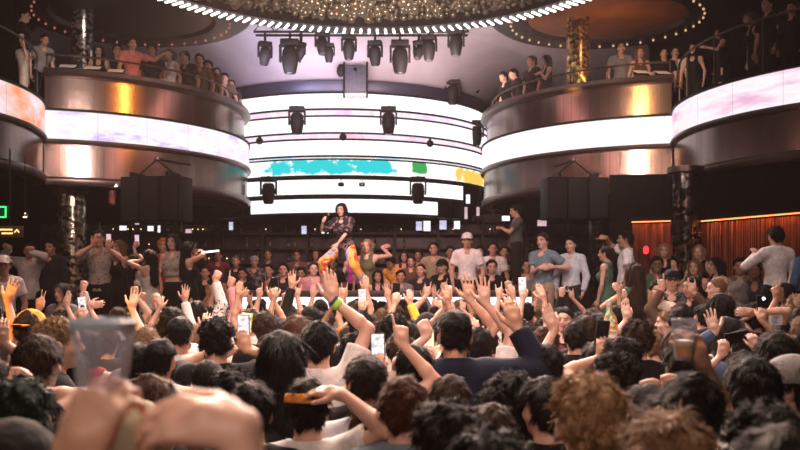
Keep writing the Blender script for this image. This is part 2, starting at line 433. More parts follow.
bub = b0.build('bubble', GOLD, ch); bub.location = big[0][:3]; bub.scale = (big[0][3],) * 3
for p in big[1:]:
    c = bub.copy(); COL.objects.link(c); c.parent = ch; c.location = p[:3]; c.scale = (p[3],) * 3
BAR = glow('light_bar_white', (1, .95, .90), 4.0)
bb = B().box((0, 0, 0), (.05, .30, .03), bevel=.01)
bar = bb.build('light_bar', BAR, ch)
NB = 168
vis = []
for i in range(NB):
    a = 2 * math.pi * i / NB
    vis.append((math.sin(a), a))
vis.sort(key=lambda t: -t[0])
rest = B()
first = True
for k, (_, a) in enumerate(vis):
    loc = Vector(((DR - .17) * math.cos(a), (DR - .17) * math.sin(a), -.005)); rz = a - math.pi / 2
    if k < 95:
        c = bar if first else bar.copy()
        if not first: COL.objects.link(c); c.parent = ch
        first = False
        c.location = loc; c.rotation_euler = (0, 0, rz)
    else:
        rest.box((0, 0, 0), (.05, .30, .03), Matrix.Translation(loc) @ Matrix.Rotation(rz, 4, 'Z'))
o = rest.build('light_bars', BAR, ch); o['kind'] = 'stuff'
for a in (0.3, 1.6, 2.9, 4.2, 5.4):
    B().tube((3 * math.cos(a), 3 * math.sin(a), .4), (3 * math.cos(a), 3 * math.sin(a), 2.02), .03).build('suspension_rod', BLACK, ch)
tag(ch, 'huge round chandelier of gold bubbles ringed by white light bars overhead', 'chandelier')

# ---------------------------------------------------------------- round ceiling coves above the balconies
ORANGE_IN = mat('cove_orange_lit', (.30, .12, .055), .5, .35, var=.3, scale=1.2)  # orange light on the dome lining is put into its colour
def cove(c, R, label, lit):
    root = empty('ceiling_dome', (c[0], c[1], 8.2))
    B().lathe([(R + .9, .0), (R + .9, .12), (R - .05, .45), (R - .12, .40), (R, .02), (R + .1, -.10), (R + .75, -.10)], n=64, ring=True).build('dome_ring', mat('dome_ring_black', (.02, .018, .018), .5, .3), root)
    B().lathe([(R + .02, -.02), (R * .8, .06), (R * .45, .12), (.01, .15), (.01, .20), (R * .5, .18), (R + .02, .04)], n=48).build('dome_inside', ORANGE_IN if lit else mat('dome_unlit', (.02, .014, .013), .6, .2), root)
    bm_ = glow('bulb_warm', (1, .62, .35), .8) if lit else glow('bulb_dim_red', (1, .35, .25), .35)
    bu = None
    for i in range(40):
        a = 2 * math.pi * i / 40
        loc = ((R + .42) * math.cos(a), (R + .42) * math.sin(a), -.125)
        if bu is None: bu = B().sphere((0, 0, 0), .028, 8, 6).build('bulb', bm_, root); q = bu
        else: q = bu.copy(); COL.objects.link(q); q.parent = root
        q.location = loc
    B().lathe([(R - .5, .6), (R - .5, 1.3), (R - .42, 1.3), (R - .42, .6)], n=32, ring=True).build('mount', BLACK, root)
    tag(root, label, 'ceiling dome')
cove((4.75, 20.8), 1.75, 'round orange lit ceiling dome with a ring of bulbs, over the right balcony', True)
cove((-6.1, 20.6), 1.75, 'round dark ceiling dome with faint red bulbs, over the left balcony', False)
# dark ceilings above the balconies
struct(B().prism([(-14.7, 12), (-3.9, 12), (-3.9, 18.2), (-3.2, 20.0), (-3.4, 22.0), (-4.5, 26), (-14.7, 26)], 8.65, 8.75).build('ceiling_left', CONC, smooth=False))
struct(B().prism([(14.7, 12), (2.9, 12), (2.9, 18.2), (1.9, 20.0), (2.0, 22.0), (3.0, 26), (14.7, 26)], 8.65, 8.75).build('ceiling_right', CONC, smooth=False))

# ---------------------------------------------------------------- columns
def column(x, y, z0, z1, r, m, label, n=28):
    root = empty('mosaic_column', (x, y, z0))
    B().tube((0, 0, .12), (0, 0, z1 - z0 - .12), r, n=n).build('shaft', m, root)
    B().lathe([(r + .05, 0), (r + .05, .10), (r + .01, .13), (.02, .13)], n=n).build('base', BRONZE2, root)
    B().lathe([(r + .01, z1 - z0 - .13), (r + .05, z1 - z0 - .10), (r + .05, z1 - z0), (.02, z1 - z0)], n=n).build('capital', BRONZE2, root)
    tag(root, label, 'column')
MOS_S = mosaic('mirror_mosaic_silver', (.35, .30, .26), (.95, .9, .85))
MOS_D = mosaic('mirror_mosaic_bronze', (.30, .22, .16), (.8, .66, .5))
MOS_G = mosaic('mirror_mosaic_gold', (.6, .38, .12), (1, .72, .3))
column(-7.0, 19.2, VIPZ, 4.06, .30, MOS_D, 'bronze mosaic column under the left balcony, behind the dancers')
column(-7.2, 20.4, 5.42, 8.65, .24, MOS_S, 'silver glittering mosaic column standing on the upper left balcony')
column(4.13, 20.9, 5.42, 8.65, .27, MOS_G, 'golden lit mosaic column standing on the upper right balcony')
column(4.35, 19.3, VIPZ, 4.06, .30, mosaic('mirror_mosaic_dark', (.08, .06, .05), (.2, .16, .13)), 'dark mosaic column behind the man in the pale dress shirt')
column(5.0, 15.75, VIPZ, 4.06, .26, mosaic('mirror_mosaic_black', (.05, .04, .04), (.25, .2, .18)), 'black glittering column between the two copper fringe curtains')
# ---------------------------------------------------------------- stage lamps
LAMPK = mat('lamp_housing_black', (.010, .009, .010), .65, 0, spec=.25, bump=.05)
LENS = mat('lamp_lens', (.05, .05, .06), .1, .2, spec=.8)
def moving_head(pt, s, tilt, yaw, label, mount_up=None, name='moving_head_light', grp=None):
    """yoke lamp hanging from a clamp: base box, two yoke arms, barrel head with lens"""
    root = empty(name, pt, yaw)
    B().box((0, 0, -.05 * s), (.30 * s, .22 * s, .10 * s), bevel=.02 * s).build('base', LAMPK, root)
    for sx in (-1, 1):
        B().box((sx * .155 * s, 0, -.22 * s), (.035 * s, .10 * s, .28 * s), bevel=.01 * s).build('yoke_arm', LAMPK, root)
    M = Matrix.Translation((0, 0, -.30 * s)) @ Matrix.Rotation(tilt, 4, 'X')
    hb = B().lathe([(.09 * s, .17 * s), (.12 * s, .13 * s), (.135 * s, .0), (.125 * s, -.10 * s), (.10 * s, -.22 * s), (.085 * s, -.24 * s)], n=18, M=M)
    h = hb.build('lamp_head', LAMPK, root)
    B().lathe([(.075 * s, -.235 * s), (.07 * s, -.25 * s), (.01, -.255 * s)], n=16, M=M).build('lens', LENS, h)
    if mount_up:
        B().box((0, 0, mount_up / 2), (.05, .05, mount_up)).build('clamp', LAMPK, root)
    tag(root, label, 'stage light', grp)
    return root
# lamps hung on a truss behind the chandelier
truss = empty('lighting_truss', (0, 20.9, 7.88))
for dz in (0, .3):
    for dy in (0, .3):
        B().tube((-3.4, dy, dz), (1.6, dy, dz), .03, n=8).build('truss_tube', LAMPK, truss)
for i in range(10):
    x = -3.4 + i * .5
    b = B(); b.tube((x, 0, 0), (x + .25, 0, .3), .013, n=6).tube((x + .25, 0, .3), (x + .5, 0, 0), .013, n=6)
    b.build('truss_brace', LAMPK, truss)
for x in (-3, -1, 1.2): B().tube((x, .15, .3), (x, .15, 1.8), .015, n=6).build('hanger', LAMPK, truss)
tag(truss, 'dark lighting truss hung behind the bubble chandelier rim', 'truss')
TL = [(265, 60, 1.0, .5, .4), (290, 66, 1.45, 0.0, 0), (301, 56, .75, .45, .9), (322, 50, 1.0, -.3, .3), (329, 58, .8, .1, 0), (349, 54, 1.05, .1, .2), (375, 60, 1.05, .15, -.2),
      (400, 66, 1.4, 0, 0), (419, 56, .85, -.5, -.6), (429, 55, 1.1, -.1, -.3), (456, 50, 1.15, -.15, -.2)]
NTH = ['nearest the left end of the row', 'second in row, large, head straight down', 'third in the row, small and tilted', 'fourth in the row, tilted aside', 'fifth in the row, slim and pointing down', 'sixth in the row, above the grey bracket', 'seventh in the row, pointing straight down', 'eighth in row, large, head straight down', 'ninth in the row, small and steeply tilted', 'tenth in the row, beside the steeply tilted one', 'last at the right end of the row']
for (px, py, s, t, yw), nm in zip(TL, NTH):
    p = W(px, py, 20.95); drop = .42 * s
    top = p.z + drop
    moving_head((p.x, 20.95, top), s, t, yw, 'stage lamp under chandelier, ' + nm, max(.05, 7.87 - top), grp='stage lamps on the truss')
DL = [(297, 117, 1.28, 'over second white band, left of centre'), (388.5, 117, 1.28, 'over second white band, right of centre'), (476, 130, 1.28, 'at right edge of the bands'),
      (452.5, 90, 1.2, 'high on the drum fascia at right'), (268.5, 187, 1.28, 'low at left, under the cyan band'), (418, 187, 1.28, 'low at right, under the cyan band')]
def drum_y(px, out=.30):
    a = RAD(ang_at(px)); return SC[0] + (SR + out) * math.sin(a), SC[1] - (SR + out) * math.cos(a)
for px, py, s, wh in DL:
    x, y = drum_y(px); p = W(px, py, y)
    r = moving_head((p.x, y, p.z + .26), s, 0.0, 0, 'stage lamp before the video drum, ' + wh, grp='stage lamps in front of the video drum')
    B().box((0, .14, .0), (.05, .34, .05)).build('bracket', LAMPK, r)
GL = [(259.5, 141, 'left'), (343, 137, 'middle'), (430, 143.5, 'right')]
for px, py, wh in GL:
    x, y = drum_y(px, .16); p = W(px, py, y)
    r = empty('globe_light', (p.x, y, p.z))
    B().sphere((0, 0, 0), .095, 16, 10).build('globe', LAMPK, r)
    B().box((0, .06, .10), (.06, .16, .05), bevel=.01).build('bracket', LAMPK, r)
    tag(r, f'small round black lamp on the lower pink strip, {wh} one of three', 'stage light', 'round lamps on the pink strip')
for px, py, wh in ((341, 184.5, 'just above the performer'), (362, 184.5, 'right of and level with its twin')):
    x, y = drum_y(px, .14); p = W(px, py, y)
    r = empty('blinder_light', (p.x, y, p.z))
    B().box((0, 0, 0), (.15, .10, .10), bevel=.015).build('housing', LAMPK, r)
    B().tube((0, -.05, 0), (0, -.056, 0), .04, n=12).build('lens', LENS, r)
    B().tube((0, .02, .04), (0, .02, .17), .012, n=6).build('stem', LAMPK, r)
    tag(r, 'small box lamp under the cyan band, ' + wh, 'stage light', 'box lamps under the cyan band')
for px, py in ((341, 71), (476, 88)):
    x, y = drum_y(px, .45 if px < 400 else .35); p = W(px, py, y)
    r = empty('pin_spot', (p.x, y, p.z))
    B().lathe([(.05, .16), (.10, .08), (.11, -.02), (.07, -.13), (.02, -.15)], n=14).build('can', LAMPK, r)
    B().box((0, .14, .06), (.04, .3, .04)).build('bracket', LAMPK, r)
    tag(r, 'small pin spot on the grey cove ' + ('beside the square bracket' if px < 400 else 'above the right end of the bands'), 'stage light')
# square bracket frame in front of the cove
x, y = drum_y(355, .5); p0, p1 = W(344, 62, y), W(367, 98, y)
fr = empty('hoist_frame', ((p0.x + p1.x) / 2, y, p1.z)); w2, hh = (p1.x - p0.x) / 2, p0.z - p1.z
for sx in (-1, 1): B().tube((sx * w2, 0, 0), (sx * w2, 0, hh), .025, n=8).build('post', BLACK, fr)
for z in (.02, .12): B().tube((-w2, 0, z), (w2, 0, z), .02, n=8).build('rung', STEEL, fr)
B().box((0, .05, hh * .55), (w2 * 2, .10, hh * .75), bevel=.02).build('back_box', mat('hoist_box_grey', (.06, .06, .08), .5, .4), fr)
B().box((0, .3, hh * .8), (.08, .6, .08)).build('bracket', BLACK, fr)
tag(fr, 'dark square hoist frame with bright bottom rungs hung in front of the cove', 'hoist')

# ---------------------------------------------------------------- hung loudspeakers
GRILLE = mat('speaker_grille', (.008, .007, .007), .75, .1, var=.4, scale=60, bump=.5, bscale=260)
def speaker(px0, px1, pyt, pyb, D, yaw, label):
    a, b = W(px0, pyt, D), W(px1, pyb, D)
    w, h = (b.x - a.x), a.z - b.z
    root = empty('speaker_array', ((a.x + b.x) / 2, D, b.z), yaw)
    n = 3
    for i in range(n):
        x = -w / 2 + w * (i + .5) / n
        c = B().box((x, .25, h / 2), (w / n - .02, .55, h), bevel=.02).build('cabinet', BLACK, root)
        B().box((x, -.035, h / 2), (w / n - .07, .02, h - .06), bevel=.008).build('grille', GRILLE, c)
    for sx in (-.3, .3): B().box((sx * w, .2, h + .04), (.05, .5, .08)).build('fly_bar', STEEL if False else BLACK, root)
    B().tube((-.3 * w, .25, h + .06), (0, .25, h + .34), .015, n=6).build('sling', BLACK, root)
    B().tube((.3 * w, .25, h + .06), (0, .25, h + .34), .015, n=6).build('sling', BLACK, root)
    B().sphere((0, .25, h + .36), .05, 10, 8).build('shackle', STEEL, root)
    B().tube((0, .25, h + .36), (0, 1.6, h + .42), .03, n=8).build('hanging_boom', BLACK, root)
    tag(root, label, 'loudspeaker')
speaker(117, 183, 176, 221, 17.0, RAD(-14), 'black three cabinet loudspeaker hung under the left balcony')
speaker(546, 610, 177, 219, 17.2, RAD(6), 'black three cabinet loudspeaker hung under the right balcony')

# ---------------------------------------------------------------- DJ booth and back bar
ledS = led('stage_strip_white', [(.3, (1, .93, .90)), (.6, W1)], 1.0, 1.7, (1, 1), .5, 2)
BOOTHM = mat('booth_maroon_black', (.06, .035, .038), .45, .1)
booth = empty('dj_booth', (-.5, 16.0, 0))
bx0, bx1 = W(232, 290, 15.5).x + .5, W(534, 290, 15.5).x + .5
bc, bw = (bx0 + bx1) / 2, bx1 - bx0
B().box((bc, 0, .80), (bw, 1.0, 1.6), bevel=.02).build('body', BOOTHM, booth)
B().box((bc, .05, 1.85), (bw + .1, 1.15, .10), bevel=.02).build('top', BOOTHM, booth)
s_ = bmesh.new(); uvl = s_.loops.layers.uv.new('UVMap')
z0, z1 = 1.585, 1.79
q = [s_.verts.new(v) for v in ((bx0, -.53, z0), (bx1, -.53, z0), (bx1, -.53, z1), (bx0, -.53, z1))]
qb = [s_.verts.new((v.co.x, -.47, v.co.z)) for v in q]
f = s_.faces.new(q)
for l, u in zip(f.loops, ((0, z0), (bw, z0), (bw, z1), (0, z1))): l[uvl].uv = u
s_.faces.new(qb[::-1])
for i in range(4): s_.faces.new((q[i], qb[i], qb[(i + 1) % 4], q[(i + 1) % 4]))
me = bpy.data.meshes.new('led_front'); s_.to_mesh(me); s_.free()
link('led_front', me, ledS, booth)
B().box((bc, -.50, 1.555), (bw, .08, .05)).build('lower_trim', BLACK, booth)
B().box((bc, -.42, 1.75), (bw, .1, .16)).build('riser', BLACK, booth)
B().box((bc, .5, 1.75), (bw, .1, .16)).build('riser', BLACK, booth)
tag(booth, 'wide dark DJ booth with white light strip along its front, the performer standing on it', 'dj booth')

BARM = mat('back_bar_dark_wood', (.05, .032, .03), .5, .0, bump=.1)
SMOKE = mat('bar_panel_smoked', (.085, .062, .066), .35, .2, var=.5, scale=2.2)
bar = empty('back_bar', (-1.5, 25.2, VIPZ))
BX0, BX1 = -8.5, 7.5
B().box(((BX0 + BX1) / 2, .45, 1.36), (BX1 - BX0, .08, 2.72)).build('back_panel', SMOKE, bar)
SHZ = [1.06, 1.62, 2.02, 2.44]
for z in SHZ: B().box(((BX0 + BX1) / 2, .18, z), (BX1 - BX0, .5, .05)).build('shelf', BARM, bar)
for i in range(14): B().box((BX0 + (BX1 - BX0) * i / 13, .2, 1.36), (.09, .52, 2.72)).build('upright', BARM, bar)
B().box(((BX0 + BX1) / 2, -1.2, .52), (BX1 - BX0, .6, 1.0), bevel=.02).build('counter', BARM, bar)
tag(bar, 'long dark back bar with shelves behind the stage', 'bar')
# little screens standing on the shelves
SCR = [glow('screen_lilac', (.72, .70, .95), 1.0, .3), glow('screen_pink', (.95, .66, .74), .8, .3), glow('screen_white', (.95, .92, 1), 1.3, .2)]
def mini_screen(px, py, w, h, m, label, D=24.9):
    p = W(px, py, D)
    r = empty('menu_screen', (p.x, D, p.z))
    ww, hh = w * D / FPX, h * D / FPX
    B().box((0, .03, 0), (ww + .04, .04, hh + .04), bevel=.008).build('case', BLACK, r)
    B().box((0, .004, 0), (ww, .012, hh)).build('display', m, r)
    st_ = .16 if py < 216 else .03
    B().box((0, .05, -hh / 2 - .015 - st_ / 2), (.06, .10, st_)).build('stand', BLACK, r)
    tag(r, label, 'screen', 'small lit screens on the back bar')
SC_L = [(304, 230, 5, 8, 0, 'left of the performer, the narrower'), (325, 229, 7, 9, 2, 'just left of the performer at waist level'), (419, 226, 6, 9, 0, 'left end of three between performer and camera man'),
        (427, 226, 7, 10, 2, 'middle of three between performer and camera man'), (443, 225, 7, 9, 0, 'right end of three between performer and camera man'), (457, 225, 6, 8, 2, 'near the right end of the bands'),
        (123, 228, 7, 4.5, 2, 'flat one behind the dancers at left'), (150.5, 228.5, 6, 5, 2, 'bright one right above the dancers'), (137, 222, 4, 5, 1, 'highest one above the dancers'), (188.5, 231, 6, 4, 1, 'beside the pole at the left of the stage'),
        (231, 226, 4, 8, 0, 'under the end of the left balcony'), (159, 229, 2.5, 7, 2, 'narrow one beside the bright one above the dancers'), (542, 223, 9, 6, 1, 'pink one right of the camera man'), (466, 213, 3, 12, 1, 'tall slim one under the bands'), (478, 213, 3, 12, 1, 'tall slim one closest to the right balcony'), (468, 199, 4, 9, 2, 'highest one under the yellow patch')]
for px, py, w, h, k, lab in SC_L: mini_screen(px, py, w, h, SCR[k], 'glowing screen on back bar, ' + lab)
# candles and bottles along the shelves
FLAME = glow('candle_glow', (1, .62, .25), 7.0)
WAXG = mat('candle_glass', (.25, .16, .10), .3)
def candle0():
    r = empty('candle', (0, 0, 0))
    B().lathe([(.03, 0), (.035, .03), (.033, .09), (.028, .09), (.028, .02), (.005, .02)], n=12).build('glass', WAXG, r)
    B().lathe([(.004, .03), (.018, .055), (.012, .085), (.002, .12)], n=10).build('flame', FLAME, r)
    return r
cproto = None
bz = VIPZ
CAN = [(113, 3), (128, 3), (133, 3), (141, 3), (149, 2), (193, 3), (198, 3), (203, 3), (209, 1), (227, 1), (231, 3), (262, 3), (266, 3), (315, 3), (322, 0), (361, 3), (401, 3), (408, 1), (440, 1), (453, 3), (483, 3), (490, 3), (496, 3), (237, 1), (276, 0), (348, 1), (378, 1), (396, 0), (350, 3), (519, 3)]
CAN.sort()
shelf_nm = ['on the lowest shelf', 'on the second shelf', 'on the third shelf', 'on the top shelf']
for i, (px, s) in enumerate(CAN):
    if cproto is None: cproto = candle0(); c = cproto
    else: c = copy_tree(cproto)
    x = (px - CX) / FPX * 25.25
    c.location = (x, 25.25, bz + [1.085, 1.645, 2.045, 2.465][s])
    tag(c, 'small glowing candle among the bottles on the dark shelves of the back bar', 'candle', 'candles on the back bar')
bcol = [mat('bottle_green', (.03, .07, .03), .15, 0, spec=.8), mat('bottle_brown', (.09, .04, .02), .15, 0, spec=.8), mat('bottle_clear', (.30, .28, .28), .12, 0, spec=.8), mat('bottle_amber', (.28, .12, .03), .15, 0, spec=.8)]
BLAB = mat('bottle_label_paper', (.5, .45, .38), .6)
protos = []
def bottle0(m):
    r = empty('bottle', (0, 0, 0))
    B().lathe([(.034, 0), (.037, .01), (.037, .17), (.03, .205), (.014, .235), (.013, .29), (.016, .292), (.016, .305), (.003, .307)], n=14).build('body', m, r)
    B().lathe([(.0378, .05), (.0378, .13), (.0375, .13), (.0375, .05)], n=14, ring=True).build('paper_label', BLAB, r)
    return r
rb = random.Random(11)
bl_names = ['green glass', 'brown glass', 'clear glass', 'amber']
usedc = {}
for s, zz in enumerate([1.085, 1.645, 2.045, 2.465]):
    for i in range(34):
        px = 100 + i * 13.2 + rb.uniform(-4, 4)
        if any(abs(px - c) < 3 and cs == s for c, cs in CAN): continue
        if any(abs(px - a[0]) < a[2] / 2 + 3 for a in SC_L): continue
        k = rb.randrange(4)
        if len(protos) <= k:
            while len(protos) <= k: protos.append(bottle0(bcol[len(protos)]))
            c = protos[k]
        else: c = copy_tree(protos[k])
        c.location = ((px - CX) / FPX * 25.4, 25.4, bz + zz)
        tag(c, f'{bl_names[k]} bottle standing in the rows {shelf_nm[s]} of the back bar', 'bottle', f'{bl_names[k]} bottles {shelf_nm[s]} of the back bar')
for k, pr_ in enumerate(protos):
    if 'label' not in pr_:
        pr_.location = ((505 + k * 4 - CX) / FPX * 25.4, 25.4, bz + 2.465)
        tag(pr_, f'{bl_names[k]} bottle standing in the rows on the top shelf of the back bar', 'bottle', f'{bl_names[k]} bottles on the top shelf of the back bar')

# ---------------------------------------------------------------- copper fringe curtains, signs
FRINGE = mat('copper_fringe', (.30, .085, .035), .4, .5, var=.6, scale=9, stretch=(1, 1, .12))
LEDO = glow('amber_light_line', (1, .26, .08), 3.0)
def curtain(a, b, zt, zb, label, seed):
    a, b = Vector(a), Vector(b); d = (b - a); L_ = d.length; yaw = math.atan2(d.y, d.x)
    root = empty('fringe_curtain', (a.x, a.y, zb), yaw)
    r_ = random.Random(seed); bb = B(); n = int(L_ / .018)
    for i in range(n):
        x = L_ * (i + .5) / n; y = r_.uniform(-.02, .02)
        ln = (zt - zb) - r_.uniform(0, .25)
        bb.box((x, y, (zt - zb) - ln / 2), (.009, .005, ln), Matrix.Translation((x, y, 0)) @ Matrix.Rotation(r_.uniform(-1, 1), 4, 'Z') @ Matrix.Translation((-x, -y, 0)))
    o = bb.build('fringe', FRINGE, root, smooth=False); o['kind'] = 'stuff'
    B().box((L_ / 2, -.10, zt - zb + .03), (L_, .03, .018)).build('light_strip', LEDO, root)
    B().box((L_ / 2, .10, (zt - zb) / 2), (L_, .03, zt - zb)).build('backing', mat('curtain_backing', (.06, .02, .012), .7), root)
    B().box((L_ / 2, 0, zt - zb + .08), (L_, .26, .06)).build('rail', BLACK, root)
    l = bpy.data.lights.new('curtain_strip', 'AREA'); l.shape = 'RECTANGLE'; l.size = L_; l.size_y = .04; l.energy = 3.2 * L_; l.color = (1, .30, .10)
    lo = bpy.data.objects.new('curtain_strip', l); COL.objects.link(lo); lo.parent = root; lo.location = (L_ / 2, -.16, zt - zb + .01); lo.rotation_euler = (RAD(14), 0, 0)
    tag(root, label, 'curtain')
    return root
curtain((4.28, 16.55, 0), (4.92, 16.25, 0), 3.12, VIPZ, 'short copper fringe curtain lit from its top edge, left of the black column', 1)
curtain((5.25, 15.9, 0), (6.7, 13.0, 0), 3.08, VIPZ, 'long copper fringe curtain lit from its top edge, behind the man in white shirt', 2)
# lounge wall behind curtains and bench
struct(B().prism([(3.9, 16.75), (5.0, 16.6), (5.3, 16.25), (7.0, 12.9), (7.2, 12.95), (5.5, 16.5), (5.1, 16.8), (3.95, 17.0)], VIPZ, 4.05).build('wall_lounge', DARKWALL, smooth=False))
RED = glow('red_lamp', (1, .03, .03), 3.0)
r = empty('red_lantern', W(646, 250, 16.2)); B().lathe([(.01, -.07), (.045, -.05), (.05, .03), (.02, .07)], n=12).build('globe', RED, r); B().box((0, .06, .0), (.03, .12, .03)).build('bracket', BLACK, r)
tag(r, 'small red lamp in front of the short copper curtain', 'lamp')
# signs at the left edge
def sign_text(txt, size, m, parent, loc):
    cu = bpy.data.curves.new('lettering', 'FONT'); cu.body = txt; cu.size = size; cu.align_x = 'CENTER'; cu.align_y = 'CENTER'; cu.extrude = .003
    tmp = bpy.data.objects.new('tmp', cu); COL.objects.link(tmp)
    dg = bpy.context.evaluated_depsgraph_get()
    me = bpy.data.meshes.new_from_object(tmp.evaluated_get(dg)); bpy.data.objects.remove(tmp)
    o = link('lettering', me, m, parent, loc); o.rotation_euler = (math.pi / 2, 0, 0)
    return o
p = W(-2, 212, 14.0)
r = empty('exit_sign', p)
B().box((0, .03, 0), (.30, .06, .20), bevel=.01).build('case', mat('exit_case_green', (.01, .10, .04), .4), r)
GRN = glow('exit_green', (.05, 1, .25), 2.2)
b = B()
b.box((0, -.004, .08), (.26, .01, .018)).box((0, -.004, -.08), (.26, .01, .018)).box((.12, -.004, 0), (.018, .01, .17)).box((-.12, -.004, 0), (.018, .01, .17))
b.build('border', GRN, r)
B().tube((0, .03, .10), (0, .03, (4.06 - p.z)), .012, n=6).build('hanger', BLACK, r)
tag(r, 'green lit exit sign hanging at the left edge above the amber arrow sign', 'exit sign')
p = W(9, 231.5, 13.6)
r = empty('arrow_sign', p)
B().box((0, .03, 0), (.40, .06, .17), bevel=.008).build('case', mat('sign_case_brown', (.10, .055, .015), .5), r)
AMB = glow('sign_amber', (1, .72, .28), 1.6)
b = B()
rs = random.Random(5)
for row, (x0, x1) in enumerate(((-.19, .045), (-.11, .045))):
    x = x0
    while x < x1:
        w = rs.uniform(.012, .022); b.box((x + w / 2, -.004, .028 - row * .056), (w, .008, .026)); x += w + .006
    b.build('lettering', AMB, r); b = B()
for sx in (-1, 1): b.tube((.12, -.004, .03), (.12 + sx * .035, -.004, -.015), .009, n=6)
b.build('arrow', AMB, r)
B().tube((0, .03, .08), (0, .03, (4.06 - p.z)), .012, n=6).build('hanger', BLACK, r)
tag(r, 'amber lit direction sign with two short lines and an upward arrow', 'sign')
# small downlights
for px, py, D, nm in ((116, 185.5, 17.6, 'beside the left loudspeaker'), (25, 216, 14.5, 'between the exit sign and the bronze column'), (619, 194.5, 16.8, 'right of the right loudspeaker')):
    p = W(px, py, D); r = empty('downlight', p)
    B().lathe([(.04, .05), (.05, .02), (.05, -.01), (.035, -.015)], n=14).build('housing', CHROME, r)
    B().lathe([(.032, -.012), (.03, -.02), (.003, -.024)], n=14).build('lamp', glow('downlight_warm', (1, .8, .5), 6.0), r)
    B().tube((0, 0, .05), (0, 0, max(.08, 4.05 - p.z)), .008, n=6).build('stem', BLACK, r)
    tag(r, 'tiny warm downlight under the balcony, ' + nm, 'downlight')
p = W(112, 192, 18.6)
r = empty('red_lantern', (p.x, 18.6, p.z)); B().lathe([(.02, -.28), (.07, -.24), (.07, .0), (.075, .0), (.07, .22), (.02, .26)], n=16).build('shade', mat('red_shade', (.30, .07, .04), .6), r)
B().tube((0, 0, .24), (0, 0, 4.06 - p.z), .01, n=6).build('hanging_rod', BLACK, r)
tag(r, 'dim red cylinder lantern beside the bronze mosaic column', 'lamp')
# tables on the terraces and a lounge bench
TBL = mat('table_black_gloss', (.02, .018, .018), .15)
def vip_table(x, y, label):
    r = empty('lounge_table', (x, y, VIPZ))
    B().lathe([(.01, .66), (.33, .66), (.34, .68), (.33, .70), (.01, .70)], n=28).build('table_top', TBL, r)
    B().tube((0, 0, .03), (0, 0, .66), .03).build('pedestal', STEEL, r)
    B().lathe([(.22, 0), (.22, .02), (.05, .035), (.01, .035)], n=24).build('foot', STEEL, r)
    tag(r, label, 'table')
